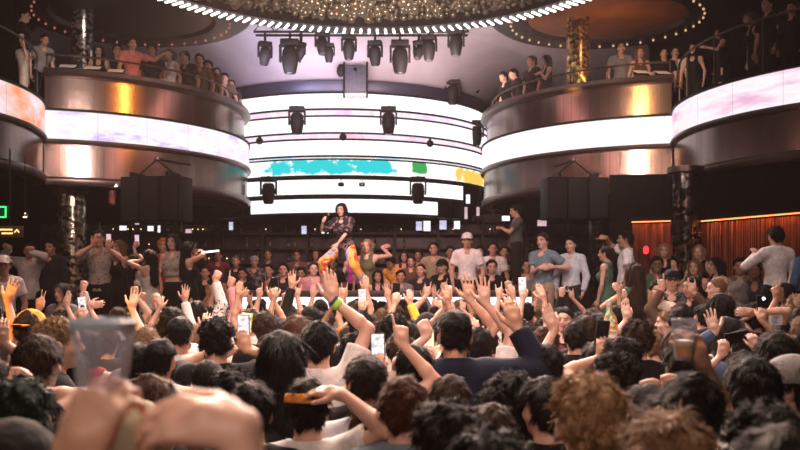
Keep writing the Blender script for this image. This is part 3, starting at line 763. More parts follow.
# ================================================================ people
class Field:
    """signed distance field on a grid whose spacing may vary with height; grown from tapered limbs and ellipsoids"""
    def __init__(s, xs, ys, zs):
        s.x, s.y, s.z = [np.asarray(v, np.float32) for v in (xs, ys, zs)]
        s.F = np.full((len(xs), len(ys), len(zs)), .4, np.float32)
    def _rng(s, lo, hi):
        r = []
        for ax, a, b in zip((s.x, s.y, s.z), lo, hi):
            r.append((max(0, int(np.searchsorted(ax, a)) - 1), min(len(ax), int(np.searchsorted(ax, b)) + 1)))
        return r
    def _pts(s, r):
        return s.x[r[0][0]:r[0][1], None, None], s.y[None, r[1][0]:r[1][1], None], s.z[None, None, r[2][0]:r[2][1]]
    def _put(s, r, d, k, op):
        v = s.F[r[0][0]:r[0][1], r[1][0]:r[1][1], r[2][0]:r[2][1]]
        if v.size == 0: return
        if op == 'add':
            if k: h = np.clip(.5 + .5 * (v - d) / k, 0, 1); v[...] = v * (1 - h) + d * h - k * h * (1 - h)
            else: np.minimum(v, d, out=v)
        elif op == 'sub':
            if k: h = np.clip(.5 - .5 * (v + d) / k, 0, 1); v[...] = v * (1 - h) - d * h + k * h * (1 - h)
            else: np.maximum(v, -d, out=v)
    def cone(s, a, b, ra, rb, k=.02, op='add', cut=None, flat=None):
        a = np.array(a, np.float32); b = np.array(b, np.float32); m = max(ra, rb) + k + .03
        r = s._rng(np.minimum(a, b) - m, np.maximum(a, b) + m)
        X, Y, Z = s._pts(r)
        ba = b - a; l2 = float(ba @ ba) + 1e-9
        t = np.clip(((X - a[0]) * ba[0] + (Y - a[1]) * ba[1] + (Z - a[2]) * ba[2]) / l2, 0, 1)
        d = np.sqrt((X - a[0] - ba[0] * t) ** 2 + (Y - a[1] - ba[1] * t) ** 2 + (Z - a[2] - ba[2] * t) ** 2) - (ra + (rb - ra) * t)
        if cut is not None:
            for p, n in cut: d = np.maximum(d, (X - p[0]) * n[0] + (Y - p[1]) * n[1] + (Z - p[2]) * n[2])
        s._put(r, d, k, op)
    def ell(s, c, rad, R=None, k=.02, op='add', cut=None):
        c = np.array(c, np.float32); m = max(rad) + k + .03
        r = s._rng(c - m, c + m); X, Y, Z = s._pts(r)
        x, y, z = X - c[0], Y - c[1], Z - c[2]
        if R is not None:
            x, y, z = R[0][0] * x + R[1][0] * y + R[2][0] * z, R[0][1] * x + R[1][1] * y + R[2][1] * z, R[0][2] * x + R[1][2] * y + R[2][2] * z
        k0 = np.sqrt((x / rad[0]) ** 2 + (y / rad[1]) ** 2 + (z / rad[2]) ** 2)
        k1 = np.sqrt((x / rad[0] ** 2) ** 2 + (y / rad[1] ** 2) ** 2 + (z / rad[2] ** 2) ** 2) + 1e-6
        d = k0 * (k0 - 1) / k1
        if cut is not None:
            for p, n in cut: d = np.maximum(d, (X - p[0]) * n[0] + (Y - p[1]) * n[1] + (Z - p[2]) * n[2])
        s._put(r, d, k, op)
    def mesh(s, name):
        F = s.F; S = F < 0
        c = np.zeros(tuple(n - 1 for n in F.shape), np.uint8)
        for i in (0, 1):
            for j in (0, 1):
                for k in (0, 1):
                    c += S[i:F.shape[0] - 1 + i, j:F.shape[1] - 1 + j, k:F.shape[2] - 1 + k]
        I, J, K = np.nonzero((c > 0) & (c < 8))
        n = len(I); P = np.zeros((n, 3), np.float32); cnt = np.zeros(n, np.float32)
        cs = [(i, j, k) for i in (0, 1) for j in (0, 1) for k in (0, 1)]
        for a in cs:
            for ax in range(3):
                if a[ax]: continue
                b = list(a); b[ax] = 1
                fa = F[I + a[0], J + a[1], K + a[2]]; fb = F[I + b[0], J + b[1], K + b[2]]
                m = (fa < 0) != (fb < 0)
                t = np.where(m, fa / np.where(m, fa - fb, 1), 0)
                q = [s.x[I + a[0]], s.y[J + a[1]], s.z[K + a[2]]]
                q2 = [s.x[I + b[0]], s.y[J + b[1]], s.z[K + b[2]]]
                for d in range(3): P[:, d] += np.where(m, q[d] + (q2[d] - q[d]) * t, 0)
                cnt += m
        P /= cnt[:, None]
        idx = np.full(c.shape, -1, np.int32); idx[I, J, K] = np.arange(n)
        quads = []
        for ax in range(3):
            A = S.take(range(0, S.shape[ax] - 1), ax); Bq = S.take(range(1, S.shape[ax]), ax)
            i, j, k = np.nonzero(A != Bq); inside = A[i, j, k]
            o1, o2 = (ax + 1) % 3, (ax + 2) % 3
            q = np.stack([i, j, k], 1)
            ok = (q[:, o1] > 0) & (q[:, o2] > 0) & (q[:, o1] < S.shape[o1] - 1) & (q[:, o2] < S.shape[o2] - 1)
            q, inside = q[ok], inside[ok]
            vs = []
            for d1, d2 in ((-1, -1), (0, -1), (0, 0), (-1, 0)):
                w = q.copy(); w[:, o1] += d1; w[:, o2] += d2
                vs.append(idx[w[:, 0], w[:, 1], w[:, 2]])
            Q = np.stack(vs, 1); Q[~inside] = Q[~inside][:, ::-1]
            quads.append(Q)
        Q = np.concatenate(quads); Q = Q[(Q >= 0).all(1)]
        # one light smoothing pass
        acc = np.zeros_like(P); nn = np.zeros(n, np.float32)
        for a, b in ((0, 1), (1, 2), (2, 3), (3, 0)):
            np.add.at(acc, Q[:, a], P[Q[:, b]]); np.add.at(nn, Q[:, a], 1)
        P = P * .6 + .4 * acc / np.maximum(nn, 1)[:, None]
        me = bpy.data.meshes.new(name)
        me.vertices.add(n); me.vertices.foreach_set('co', P.astype(np.float32).ravel())
        me.loops.add(Q.size); me.loops.foreach_set('vertex_index', Q.astype(np.int32).ravel())
        me.polygons.add(len(Q)); me.polygons.foreach_set('loop_start', np.arange(0, Q.size, 4, dtype=np.int32))
        me.update(calc_edges=True); me.shade_smooth()
        return me, P, Q

def V(*a): return np.array(a, np.float64)
def nrm(v): return v / (np.linalg.norm(v) + 1e-9)
def rotm(ax, ang):
    return np.array(Matrix.Rotation(ang, 3, Vector(ax)))
def zsteps(parts):
    out = []
    for a, b, h in parts:
        n = max(1, int(round((b - a) / h))); out += [a + (b - a) * i / n for i in range(n)]
    out.append(parts[-1][1]); return out

FIST = {'open': ((.05, .1, .1), 0, .55), 'spread': ((.0, .06, .06), .16, .9), 'relax': ((.3, .4, .3), .05, .5), 'fist': ((1.35, 1.6, .9), 0, -.3), 'grip': ((.75, .75, .6), .02, .2), 'flat': ((.02, .03, .03), -.01, .2), 'cup': ((.45, .6, .4), .04, .6)}
def hand(f, wr, d, pn, g, side, s=1.0, fat=1.0):
    """palm, four bent fingers of unequal length and a thumb that leaves the side of the palm"""
    d = nrm(d); pn = nrm(pn - d * (pn @ d)); lat = np.cross(d, pn) * side      # lat points to the thumb side
    names = ('index', 'middle', 'ring', 'little')
    offs = (.030, .010, -.011, -.030); lens = (.078, .087, .081, .065); base = (.092, .096, .091, .082)
    g0 = g if g in FIST else 'fist'
    ext = {'point': (0,), 'peace': (0, 1), 'horns': (0, 3)}.get(g, ())
    f.ell(wr + d * .045 * s, (.024 * s, .05 * s, .015 * s) if False else (.03 * s,) * 3, None, .02)
    for i in range(4):
        b = wr + (d * base[i] + lat * offs[i]) * s
        f.cone(wr + lat * offs[i] * .5 * s, b, .0155 * s, .0125 * s * fat, .012)
        curl, spr, _ = FIST['flat'] if i in ext else FIST[g0]
        spread = (spr if i not in ext else (.22 if g == 'peace' else .05)) * (1.0, .3, -.45, -1.2)[i]
        dd = nrm(d * math.cos(spread) + lat * math.sin(spread))
        p, ang, r = b, 0.0, .0092 * s * fat
        for seg, frac in enumerate((.45, .31, .24)):
            ang += curl[seg]
            q = p + (dd * math.cos(ang) + pn * math.sin(ang)) * lens[i] * frac * s
            f.cone(p, q, r, r * .92, .004 if seg else .008); p, r = q, r * .92
    ta = FIST[g0][2]
    tb = wr + (d * .028 + lat * .030) * s
    t1 = tb + nrm(d * .75 + lat * (.25 + ta * .8) + pn * .35) * .042 * s
    dir2 = nrm(d * .95 + lat * ta * .55 + pn * (.25 if ta > 0.3 else .8) - (lat * .6 if g0 == 'fist' else 0))
    t2 = t1 + dir2 * .052 * s
    f.cone(wr + d * .012 * s + lat * .012 * s, tb, .016 * s, .0145 * s, .012)
    f.cone(tb, t1, .014 * s, .0125 * s * fat, .012); f.cone(t1, t2, .0118 * s * fat, .0095 * s * fat, .006)

DEF = dict(sex='m', lean=0.0, twist=0.0, tilt=0.0, yaw=0.0, pitch=0.0, R=None, L=None, legs='stand', fine=False, fat=1.0, slim=1.0)
def joints(p):
    """joint positions for a 1.75 m figure facing +Y, feet at z = 0"""
    j = {}
    fem = p['sex'] == 'f'
    shx = .156 if fem else .176
    Rt = rotm((0, 0, 1), p['twist']) @ rotm((0, 1, 0), p['tilt']) @ rotm((1, 0, 0), -p['lean'])
    hz = .93
    L = p['legs']
    if L == 'sit': hz = .52
    piv = V(0, 0, hz)
    dz = 0
    if L == 'wide': hz = .80; piv = V(0, 0, .80)
    up = lambda x, y, z: piv + Rt @ V(x, y, z - .93)
    j['up'], j['Rt'], j['piv'] = up, Rt, piv
    j['neck'] = up(0, -.012, 1.46); j['head'] = up(0, .012, 1.642)
    Rh = Rt @ rotm((0, 0, 1), p['yaw']) @ rotm((1, 0, 0), p['pitch'])
    j['head'] = up(0, -.005, 1.53) + Rh @ V(0, .015, .112)
    j['Rh'] = Rh
    for s, n in ((1, 'R'), (-1, 'L')):
        S = up(s * shx, -.01, 1.405); a = p[n]; A, Bl = .29, .255
        if a is None: a = dict(w=tuple(up(s * .235, .06, .885)), rel=False)
        w = np.array(a['w'], float)
        upd = w[2] - S[2]
        if upd > 0: S = S + Rt @ V(-s * .012, .0, .055 * min(1, upd / .35))
        v = w - S; L_ = np.linalg.norm(v); mx = (A + Bl) * .985
        if L_ > mx: w = S + v / L_ * mx; L_ = mx
        hint = np.array(a.get('hint', (s * .7, -.35, -.6)), float)
        if upd > .15 and 'hint' not in a: hint = V(s * 1.0, .15, -.15)
        vd = nrm(w - S); ct = max(-1, min(1, (A * A + L_ * L_ - Bl * Bl) / (2 * A * L_)))
        h = nrm(hint - vd * (hint @ vd)); E = S + vd * A * ct + h * A * math.sqrt(max(0, 1 - ct * ct))
        hd = np.array(a['d'], float) if a.get('d') is not None else nrm(w - E)
        pn = np.array(a.get('n', (0, 1, 0)), float)
        if p[n] is None: pn = V(-s, .2, 0); 
        j[n] = (S, E, w, nrm(hd), pn, a.get('g', 'relax'))
        hip = piv + V(s * .088, 0, -.02)
        if L == 'sit': knee, ank = hip + V(s * .06, .42, .0), hip + V(s * .07, .44, -.43)
        elif L == 'stride': knee, ank = V(s * .10, .10 * s + .03, .50), V(s * .11, .17 * s - .03, .085)
        elif L == 'wide':
            if s > 0: knee, ank = V(.30, .30, .52), V(.36, .12, .085)
            else: knee, ank = V(-.26, .12, .45), V(-.42, -.02, .085)
        else: knee, ank = V(s * .098, .015, .50), V(s * .105, -.02, .085)
        j['leg' + n] = (hip, knee, ank)
    return j

CACHE = {}
def bounds(j, pad=.12, low=None):
    P = [j['head'] + V(0, 0, .14), j['head'] + V(.1, .15, 0), j['head'] - V(.1, .15, 0)]
    for n in 'RL':
        S, E, w, hd, pn, g = j[n]; P += [S, E, w, w + hd * .20]; P += list(j['leg' + n]); P.append(j['leg' + n][2] + V(0, .2, -.09))
    P += [j['piv'] + V(.16, .14, 0), j['piv'] - V(.16, .14, 0)]
    P = np.array(P); return P.min(0) - pad, P.max(0) + pad

def torso(f, p, j, inf=0.0, k=.05, cuts=None):
    R, up = j['Rt'], j['up']; fem = p['sex'] == 'f'; s = p['slim']
    if fem:
        f.ell(up(0, 0, 1.27), (.138 * s + inf, .098 + inf, .20 + inf), R, k); f.ell(up(0, .0, 1.07), (.112 * s + inf, .088 + inf, .16), R, k)
        f.ell(up(0, -.012, .93), (.160 * s + inf, .115 + inf, .135 + inf), R, k)
        for q in (-1, 1): f.ell(up(q * .066, .082, 1.265), (.058 + inf, .05 + inf, .058 + inf), R, .03)
        f.cone(up(-.135, -.01, 1.395), up(.135, -.01, 1.395), .052 + inf, .052 + inf, k)
    else:
        f.ell(up(0, 0, 1.28), (.152 * s + inf, .112 + inf, .20 + inf), R, k); f.ell(up(0, .005, 1.07), (.132 * s + inf, .098 + inf, .17), R, k)
        f.ell(up(0, -.01, .93), (.158 * s + inf, .115 + inf, .125 + inf), R, k)
        f.cone(up(-.148, -.01, 1.40), up(.148, -.01, 1.40), .057 + inf, .060 + inf, k)
    for q in (-1, 1): f.cone(up(0, -.03, 1.472), up(q * .14, -.015, 1.425), .045 + inf * 1.5, .05 + inf * 1.2, .03)

def body_mesh(p):
    key = ('b', repr(sorted(p.items())))
    if key in CACHE: return CACHE[key]
    j = joints(p); lo, hi = bounds(j)
    h = .0075 if p['fine'] else .0105
    top = hi[2]
    if p['legs'] in ('sit', 'wide', 'stride') : zz = [(-.04, .9, .022), (.9, 1.3, .016), (1.3, top, h)]
    else: zz = [(-.04, .95, .045), (.95, 1.30, .02), (1.30, top, h)]
    if p['legs'] == 'sit': zz = [(-.04, .5, .025), (.5, .9, .018), (.9, top, h)]
    if p['legs'] == 'wide': zz = [(-.04, 1.0, .018), (1.0, top, h)]
    f = Field(np.arange(lo[0], hi[0] + h, h), np.arange(lo[1], hi[1] + h, h), zsteps(zz))
    torso(f, p, j)
    up, R, Rh, hc = j['up'], j['Rt'], j['Rh'], j['head']
    fem = p['sex'] == 'f'
    nr = .047 if fem else .056
    H = lambda x, y, z: hc + Rh @ V(x, y, z)
    f.cone(up(0, -.022, 1.44), H(0, -.025, -.075), nr * 1.12, nr, .03)
    # head
    f.ell(H(0, -.012, .022), (.077, .096, .090), Rh, .02)
    f.ell(H(0, .022, -.045), (.060, .074, .078), Rh, .03)
    f.ell(H(0, .066, -.098), (.027, .026, .022), Rh, .025)
    f.ell(H(0, .072, .035), (.050, .028, .030), Rh, .025)
    for q in (-1, 1):
        f.ell(H(q * .043, .056, -.030), (.024, .026, .022), Rh, .02)
        f.cone(H(q * .016, .094, .020), H(q * .047, .080, .018), .008, .007, .010)
        f.ell(H(q * .033, .099, .000), (.017, .016, .012), Rh, .010, 'sub')
        f.ell(H(q * .032, .083, -.001), (.0125, .012, .0115), Rh, .003)
        f.ell(H(q * .079, -.010, -.018), (.011, .021, .033), Rh @ rotm((0, 0, 1), -q * .45), .008)
    f.cone(H(0, .094, .008), H(0, .116, -.028), .010, .014, .012)
    for q in (-1, 1): f.ell(H(q * .012, .105, -.034), (.009, .010, .008), Rh, .008)
    f.ell(H(0, .093, -.063), (.026, .012, .006), Rh, .005); f.ell(H(0, .090, -.073), (.022, .012, .007), Rh, .005)
    # arms and hands
    for s, n in ((1, 'R'), (-1, 'L')):
        S, E, w, hd, pn, g = j[n]; q = .84 if fem else 1.0
        f.ell(S, (.058 * q,) * 3, None, .035)
        m = S * .55 + E * .45
        f.cone(S, m, .049 * q, .045 * q, .03); f.cone(m, E, .044 * q, .037 * q, .02)
        m2 = E * .72 + w * .28
        f.cone(E, m2, .037 * q, .039 * q, .015); f.cone(m2, w, .039 * q, .0245 * q, .015)
        hand(f, w, hd, pn, g, s, .94 if fem else 1.04, p['fat'])
        hip, knee, ank = j['leg' + n]
        m = hip * .5 + knee * .5
        f.cone(hip, m, .088, .076, .04); f.cone(m, knee, .076, .056, .03)
        m = knee * .68 + ank * .32 + V(0, -.015, 0)
        f.cone(knee, m, .055, .056, .02); f.cone(m, ank, .056, .037, .02)
        f.cone(ank + V(0, -.02, -.03), ank + V(0, .15, -.05), .040, .034, .03)
    me, P, Q = f.mesh('person')
    # eyes, brows and lips are their own colours
    lp = (P - hc.astype(np.float32)) @ Rh.astype(np.float32)
    fc = lp[Q].mean(1); mi = np.zeros(len(Q), np.int32)
    for q in (-1, 1):
        mi[(np.abs(fc[:, 0] - q * .032) < .010) & (np.abs(fc[:, 2] + .001) < .0055) & (fc[:, 1] > .07)] = 2
        mi[(np.abs(fc[:, 0] - q * .032) < .018) & (np.abs(fc[:, 2] - .021) < .0042) & (fc[:, 1] > .07)] = 2
    mi[(np.abs(fc[:, 0]) < .024) & (np.abs(fc[:, 2] + .068) < .009) & (fc[:, 1] > .088)] = 1
    me.polygons.foreach_set('material_index', mi)
    for m in (SKIN[2], LIP, EYE): me.materials.append(m)
    CACHE[key] = (me, j); return me, j

def shirt_mesh(p, kind):
    """kind: tee, long, jacket, tank, dress"""
    key = ('s', kind, repr(sorted(p.items())))
    if key in CACHE: return CACHE[key]
    j = joints(p); lo, hi = bounds(j, .14)
    hem = {'tee': .86, 'long': .87, 'jacket': .82, 'tank': .88, 'dress': .55, 'over': .72, 'crop': 1.10}[kind]
    up, R = j['up'], j['Rt']
    h = .0125 if p['fine'] else .016
    inf = .022 if kind in ('jacket', 'over') else .011
    hz = float((j['piv'] + V(0, 0, hem - .93))[2])
    zl = [(hz - .08, min(hz + .3, hi[2] - .1), .025), (min(hz + .3, hi[2] - .1), hi[2], h)]
    f = Field(np.arange(lo[0], hi[0] + h, h), np.arange(lo[1], hi[1] + h, h), zsteps(zl))
    torso(f, p, j, inf + .004)
    if kind in ('dress', 'over'):
        f.cone(up(0, -.01, .95), up(0, 0, hem - .05), .155 + inf, .17 + inf, .05)
    if kind != 'dress' and p['legs'] != 'sit': f.cone(up(0, -.005, 1.0), up(0, -.005, hem), .118 + inf, .125 + inf, .06)
    for s, n in ((1, 'R'), (-1, 'L')):
        S, E, w, hd, pn, g = j[n]
        if kind in ('tank', 'dress', 'crop'): continue
        f.ell(S, (.060 + inf,) * 3, None, .035)
        if kind in ('tee', 'over'):
            t = .62 if kind == 'tee' else .95; e = S + (E - S) * t; d = nrm(E - S)
            f.cone(S, e + d * .03, .060 + inf, .062 + inf * 1.6, .03, cut=[(e, d)])
        else:
            f.cone(S, E, .058 + inf, .048 + inf, .03); d = nrm(w - E); e = w - d * .015
            f.cone(E, e + d * .03, .049 + inf, .036 + inf, .02, cut=[(e, d)])
    X, Y, Z = f.x[:, None, None], f.y[None, :, None], f.z[None, None, :]
    def plane(pt, n):
        np.maximum(f.F, (X - pt[0]) * n[0] + (Y - pt[1]) * n[1] + (Z - pt[2]) * n[2], out=f.F)
    plane(up(0, 0, hem), R @ V(0, 0, -1))
    f.cone(up(0, -.018, 1.462), up(0, -.0, 1.64), .060, .085, .012, 'sub')
    f.ell(up(0, .075, 1.44), (.052, .05, .04 if kind != 'tank' else .11), R, .012, 'sub')
    if kind in ('tank', 'dress', 'crop'):
        for s in (-1, 1): f.ell(up(s * .195, -.01, 1.40), (.085, .16, .14), R, .01, 'sub')
    me, P, Q = f.mesh('shirt')
    CACHE[key] = me; return me

def trouser_mesh(p, kind='trousers'):
    q = dict(p); q.update(R=None, L=None, yaw=0, pitch=0, fat=1.0)
    if q['legs'] == 'stand': q.update(lean=0.0, twist=0.0, tilt=0.0)
    key = ('t', kind, repr(sorted(q.items())))
    if key in CACHE: return CACHE[key]
    j = joints(q); lo, hi = bounds(j, .14); h = .016 if q['legs'] == 'wide' else .02
    top = float(j['piv'][2]) + .10
    f = Field(np.arange(lo[0], hi[0] + h, h), np.arange(lo[1], hi[1] + h, h), zsteps([(-.04, top + .06, h if q['legs'] != 'stand' else .03)]))
    loose = .03 if q['legs'] == 'wide' else .014
    f.ell(j['piv'] + V(0, -.01, 0), (.158 + .016, .117 + .014, .135), None, .05)
    f.cone(j['piv'] + V(0, 0, 0), j['piv'] + V(0, 0, .12), .135, .135, .05)
    for n in 'RL':
        hip, knee, ank = j['leg' + n]
        if kind == 'shorts': knee2 = hip * .4 + knee * .6; f.cone(hip, knee2, .1, .09, .03, cut=[(knee2, nrm(knee - hip))]); continue
        f.cone(hip, knee, .092 + loose, .062 + loose, .04); e = ank + V(0, 0, .01)
        f.cone(knee, e, .062 + loose, .05 + loose, .03, cut=[(e, nrm(ank - knee))])
    np.maximum(f.F, (f.z[None, None, :] - top), out=f.F)
    me, P, Q = f.mesh('trousers'); CACHE[key] = me; return me

def hair_mesh(style, seed, long_drop=.35):
    """hair in head coordinates: y forward, z up, head centre at the origin"""
    key = ('h', style, seed)
    if key in CACHE: return CACHE[key]
    h = .0085
    low = {'long': -.50, 'bob': -.20, 'longwavy': -.46, 'pony': -.36, 'afro': -.16, 'hood': -.22}.get(style, -.16)
    f = Field(np.arange(-.19, .191, h), np.arange(-.22, .17, h), np.arange(low - .03, .24, h))
    X, Y, Z = f.x[:, None, None], f.y[None, :, None], f.z[None, None, :]
    th = {'short': .024, 'fade': .016, 'buzz': .006, 'curly': .034, 'mop': .032, 'long': .020, 'longwavy': .026, 'bob': .024, 'bun': .012, 'pony': .012, 'afro': .07, 'quiff': .016, 'cap': .027, 'beanie': .026, 'hood': .03, 'band': .026}[style]
    f.ell((0, -.014, .024), (.079 + th, .098 + th, .090 + th), None, 0)
    if style in ('short', 'curly', 'mop', 'quiff', 'fade', 'bun', 'pony', 'band', 'afro', 'cap'):
        f.ell((0, -.045, -.02), (.074 + th * .6, .068 + th * .6, .08), None, .02)
    if style in ('fade', 'quiff'):
        f.ell((0, .012, .085), (.066, .092, .044 if style == 'fade' else .055), None, .025)
        if style == 'quiff': f.ell((0, .065, .095), (.055, .04, .04), None, .02)
    if style == 'bun': f.ell((0, -.07, .125), (.05, .05, .045), None, .012)
    if style == 'pony': f.cone((0, -.11, .06), (0, -.15, -.02), .035, .04, .02); f.cone((0, -.15, -.02), (0, -.13, -.33), .042, .018, .02)
    if style == 'mop': f.ell((0, .0, .09), (.10, .11, .06), None, .03)
    # hairline: open in front of a slanted plane and below the nape
    d = f.F
    sl = (Y - (.060 + .95 * (Z - .055))) / 1.38
    if style in ('long', 'longwavy', 'bob', 'hood'):
        face = (np.sqrt((X / .064) ** 2 + ((Y - .12) / .085) ** 2 + ((Z + .035) / .125) ** 2) - 1) * .06
        d[...] = np.maximum(d, -face)
        if style == 'bob':
            g = Field(f.x, f.y, f.z); g.ell((0, -.03, -.06), (.105, .10, .13), None, 0); g.F = np.maximum(g.F, -face); g.F = np.maximum(g.F, -(Z + .175)); d[...] = np.minimum(d, g.F)
        elif style != 'hood':
            g = Field(f.x, f.y, f.z)
            g.cone((0, -.055, 0), (0, -.085, low + .08), .098, .105 if style == 'longwavy' else .085, 0)
            g.cone((-.075, -.02, -.02), (-.085, -.02, low + .16), .034, .03, .04); g.cone((.075, -.02, -.02), (.085, -.02, low + .13), .034, .03, .04)
            neck = np.sqrt(X ** 2 + (Y + .0) ** 2) - .050
            g.F = np.maximum(g.F, np.where(Z < -.08, -neck, -1)); g.F = np.maximum(g.F, -face); g.F = np.maximum(g.F, np.where(Z < -.05, (Y - .03), -1))
            hq = np.clip(.5 + .5 * (d - g.F) / .03, 0, 1); d[...] = d * (1 - hq) + g.F * hq - .03 * hq * (1 - hq)
        else:
            g = Field(f.x, f.y, f.z); g.ell((0, -.02, -.10), (.14, .13, .12), None, 0); g.F = np.maximum(g.F, -face); d[...] = np.minimum(d, g.F)
            sl = sl * 0 - 1
        if style != 'hood':
            front = (Y - (.078 + .5 * (Z - .055)))
            d[...] = np.maximum(d, np.where(Z > -.01, front, -1))
    elif style in ('cap', 'beanie'):
        d[...] = np.maximum(d, -(Z - (.030 if style == 'cap' else .012) + .25 * (Y * -1) * 0))
        if style == 'cap':
            g = Field(f.x, f.y, f.z); g.ell((0, .10, .028), (.075, .085, .010), None, 0); g.F = np.maximum(g.F, -(Y - .04)); d[...] = np.minimum(d, g.F)
    elif style == 'band':
        d[...] = np.maximum(np.maximum(d, np.abs(Z - .045 + Y * .1) - .022), -(np.sqrt((X / .080) ** 2 + (Y / .098) ** 2) - 1) * .05)
    else:
        d[...] = np.maximum(d, sl)
        nape = {'fade': -.075, 'buzz': -.085}.get(style, -.10)
        d[...] = np.maximum(d, nape - Z)
        # keep the ears clear
        ear = np.sqrt(((np.abs(X) - .088) / .024) ** 2 + ((Y + .002) / .028) ** 2 + ((Z + .022) / .040) ** 2) - 1
        d[...] = np.maximum(d, -ear * .022)
        if style == 'fade':
            # clipped sides under the fuller crown
            side = np.where(Z < .045, th * .75, 0); d[...] = d + side * .9
    r = np.random.RandomState(seed)
    amp, fr = {'curly': (.014, 110), 'afro': (.015, 100), 'mop': (.013, 75), 'longwavy': (.013, 50), 'long': (.008, 70), 'bob': (.009, 70), 'short': (.009, 85), 'quiff': (.009, 70), 'fade': (.005, 100), 'buzz': (.0015, 120), 'bun': (.004, 70), 'pony': (.004, 70), 'cap': (.0, 1), 'beanie': (.002, 130), 'hood': (.008, 22), 'band': (0, 1)}[style]
    if amp:
        zs = .35 if style in ('long', 'longwavy', 'bob', 'pony') else .8
        nz = 0
        for i in range(6):
            q = r.uniform(.5, 1.4, 3) * fr * r.choice([-1, 1], 3); ph = r.uniform(0, 6.28, 3)
            nz = nz + np.sin(X * q[0] + Y * q[1] * .6 + Z * q[2] * zs * .4 + ph[0]) * np.sin(Y * q[1] + Z * q[2] * zs + ph[1])
        d[...] = d + nz * amp * .45 + amp * .9
    me, P, Q = f.mesh('hair')
    if style not in ('cap', 'beanie', 'hood', 'band'):
        # loose locks lying over the hair mass
        n_, L0, lift = {'buzz': (2200, .008, .8), 'fade': (2600, .020, .35), 'short': (3000, .028, .22), 'curly': (3200, .021, .38), 'afro': (3200, .024, .6), 'mop': (3200, .034, .22), 'quiff': (2600, .034, .3),
                        'long': (3600, .085, .06), 'longwavy': (3400, .075, .14), 'bob': (3000, .060, .10), 'bun': (2400, .035, .10), 'pony': (2600, .040, .10)}[style]
        C0 = P[Q].mean(1); a_, b_2 = P[Q[:, 2]] - P[Q[:, 0]], P[Q[:, 3]] - P[Q[:, 1]]
        Nn = np.cross(a_, b_2); Nn /= np.linalg.norm(Nn, axis=1)[:, None] + 1e-9
        ok = np.nonzero(np.linalg.norm(C0 - np.array([0, 0, -.05]), axis=1) > .05)[0]
        pick = ok[r.randint(0, len(ok), n_)]
        c, nn = C0[pick] + r.normal(0, .002, (n_, 3)), Nn[pick]
        fl = c - np.array([0, -.03, .13]); fl /= np.linalg.norm(fl, axis=1)[:, None] + 1e-9
        fl = fl * .7 + np.array([0, 0, -.8 if style in ('long', 'longwavy', 'bob', 'pony') else -.35]) + r.normal(0, {'curly': .9, 'afro': .9, 'mop': .5, 'longwavy': .3}.get(style, .22), (n_, 3))
        fl -= nn * (fl * nn).sum(1)[:, None]; fl /= np.linalg.norm(fl, axis=1)[:, None] + 1e-9
        sd = np.cross(nn, fl); w_ = (.0011 + .0012 * r.rand(n_))[:, None]; ln = (L0 * (.6 + .8 * r.rand(n_)))[:, None]
        d0 = fl + nn * lift; p0 = c - nn * .002; p1 = p0 + d0 * ln * .55
        d1 = fl + nn * lift * .1 + np.array([0, 0, -.15]) + r.normal(0, .15, (n_, 3)); p2 = p1 + d1 * ln * .5
        Vn = np.stack([p0 - sd * w_, p0 + sd * w_, p1 + sd * w_ * .8, p1 - sd * w_ * .8, p2 + sd * w_ * .15, p2 - sd * w_ * .15], 1).reshape(-1, 3)
        base = len(P) + np.arange(n_)[:, None] * 6
        Qn = np.concatenate([base + np.array([[0, 1, 2, 3]]), base + np.array([[3, 2, 4, 5]])])
        PV = np.concatenate([P, Vn]); QQ = np.concatenate([Q, Qn]); bpy.data.meshes.remove(me)
        me = bpy.data.meshes.new('hair'); me.vertices.add(len(PV)); me.vertices.foreach_set('co', PV.astype(np.float32).ravel())
        me.loops.add(QQ.size); me.loops.foreach_set('vertex_index', QQ.astype(np.int32).ravel())
        me.polygons.add(len(QQ)); me.polygons.foreach_set('loop_start', np.arange(0, QQ.size, 4, dtype=np.int32))
        me.update(calc_edges=True); me.shade_smooth()
    CACHE[key] = me; return me

# ---- materials for people
def skin_mat(name, col):
    m, nt, b = new_mat(name); N, L = nt.nodes, nt.links
    tc = N.new('ShaderNodeTexCoord'); nz = N.new('ShaderNodeTexNoise'); nz.inputs['Scale'].default_value = 14; nz.inputs['Detail'].default_value = 3
    L.new(tc.outputs['Object'], nz.inputs['Vector'])
    rp = N.new('ShaderNodeValToRGB'); c = Vector(col)
    rp.color_ramp.elements[0].color = (c.x * .9, c.y * .80, c.z * .78, 1); rp.color_ramp.elements[1].color = (min(1, c.x * 1.06), c.y * 1.05, c.z * 1.05, 1)
    rp.color_ramp.elements[0].position = .3; rp.color_ramp.elements[1].position = .7
    L.new(nz.outputs['Fac'], rp.inputs['Fac']); L.new(rp.outputs['Color'], b.inputs['Base Color'])
    b.inputs['Roughness'].default_value = .5; b.inputs['Specular IOR Level'].default_value = .4
    return m
SKIN = [skin_mat('skin_pale', (.74, .50, .40)), skin_mat('skin_fair', (.66, .42, .32)), skin_mat('skin_light_tan', (.56, .34, .24)), skin_mat('skin_tan', (.42, .24, .16)), skin_mat('skin_brown', (.25, .135, .085)), skin_mat('skin_dark', (.12, .062, .042))]
LIP = mat('lips', (.42, .13, .11), .4); EYE = mat('eyes_and_brows', (.05, .03, .024), .4)
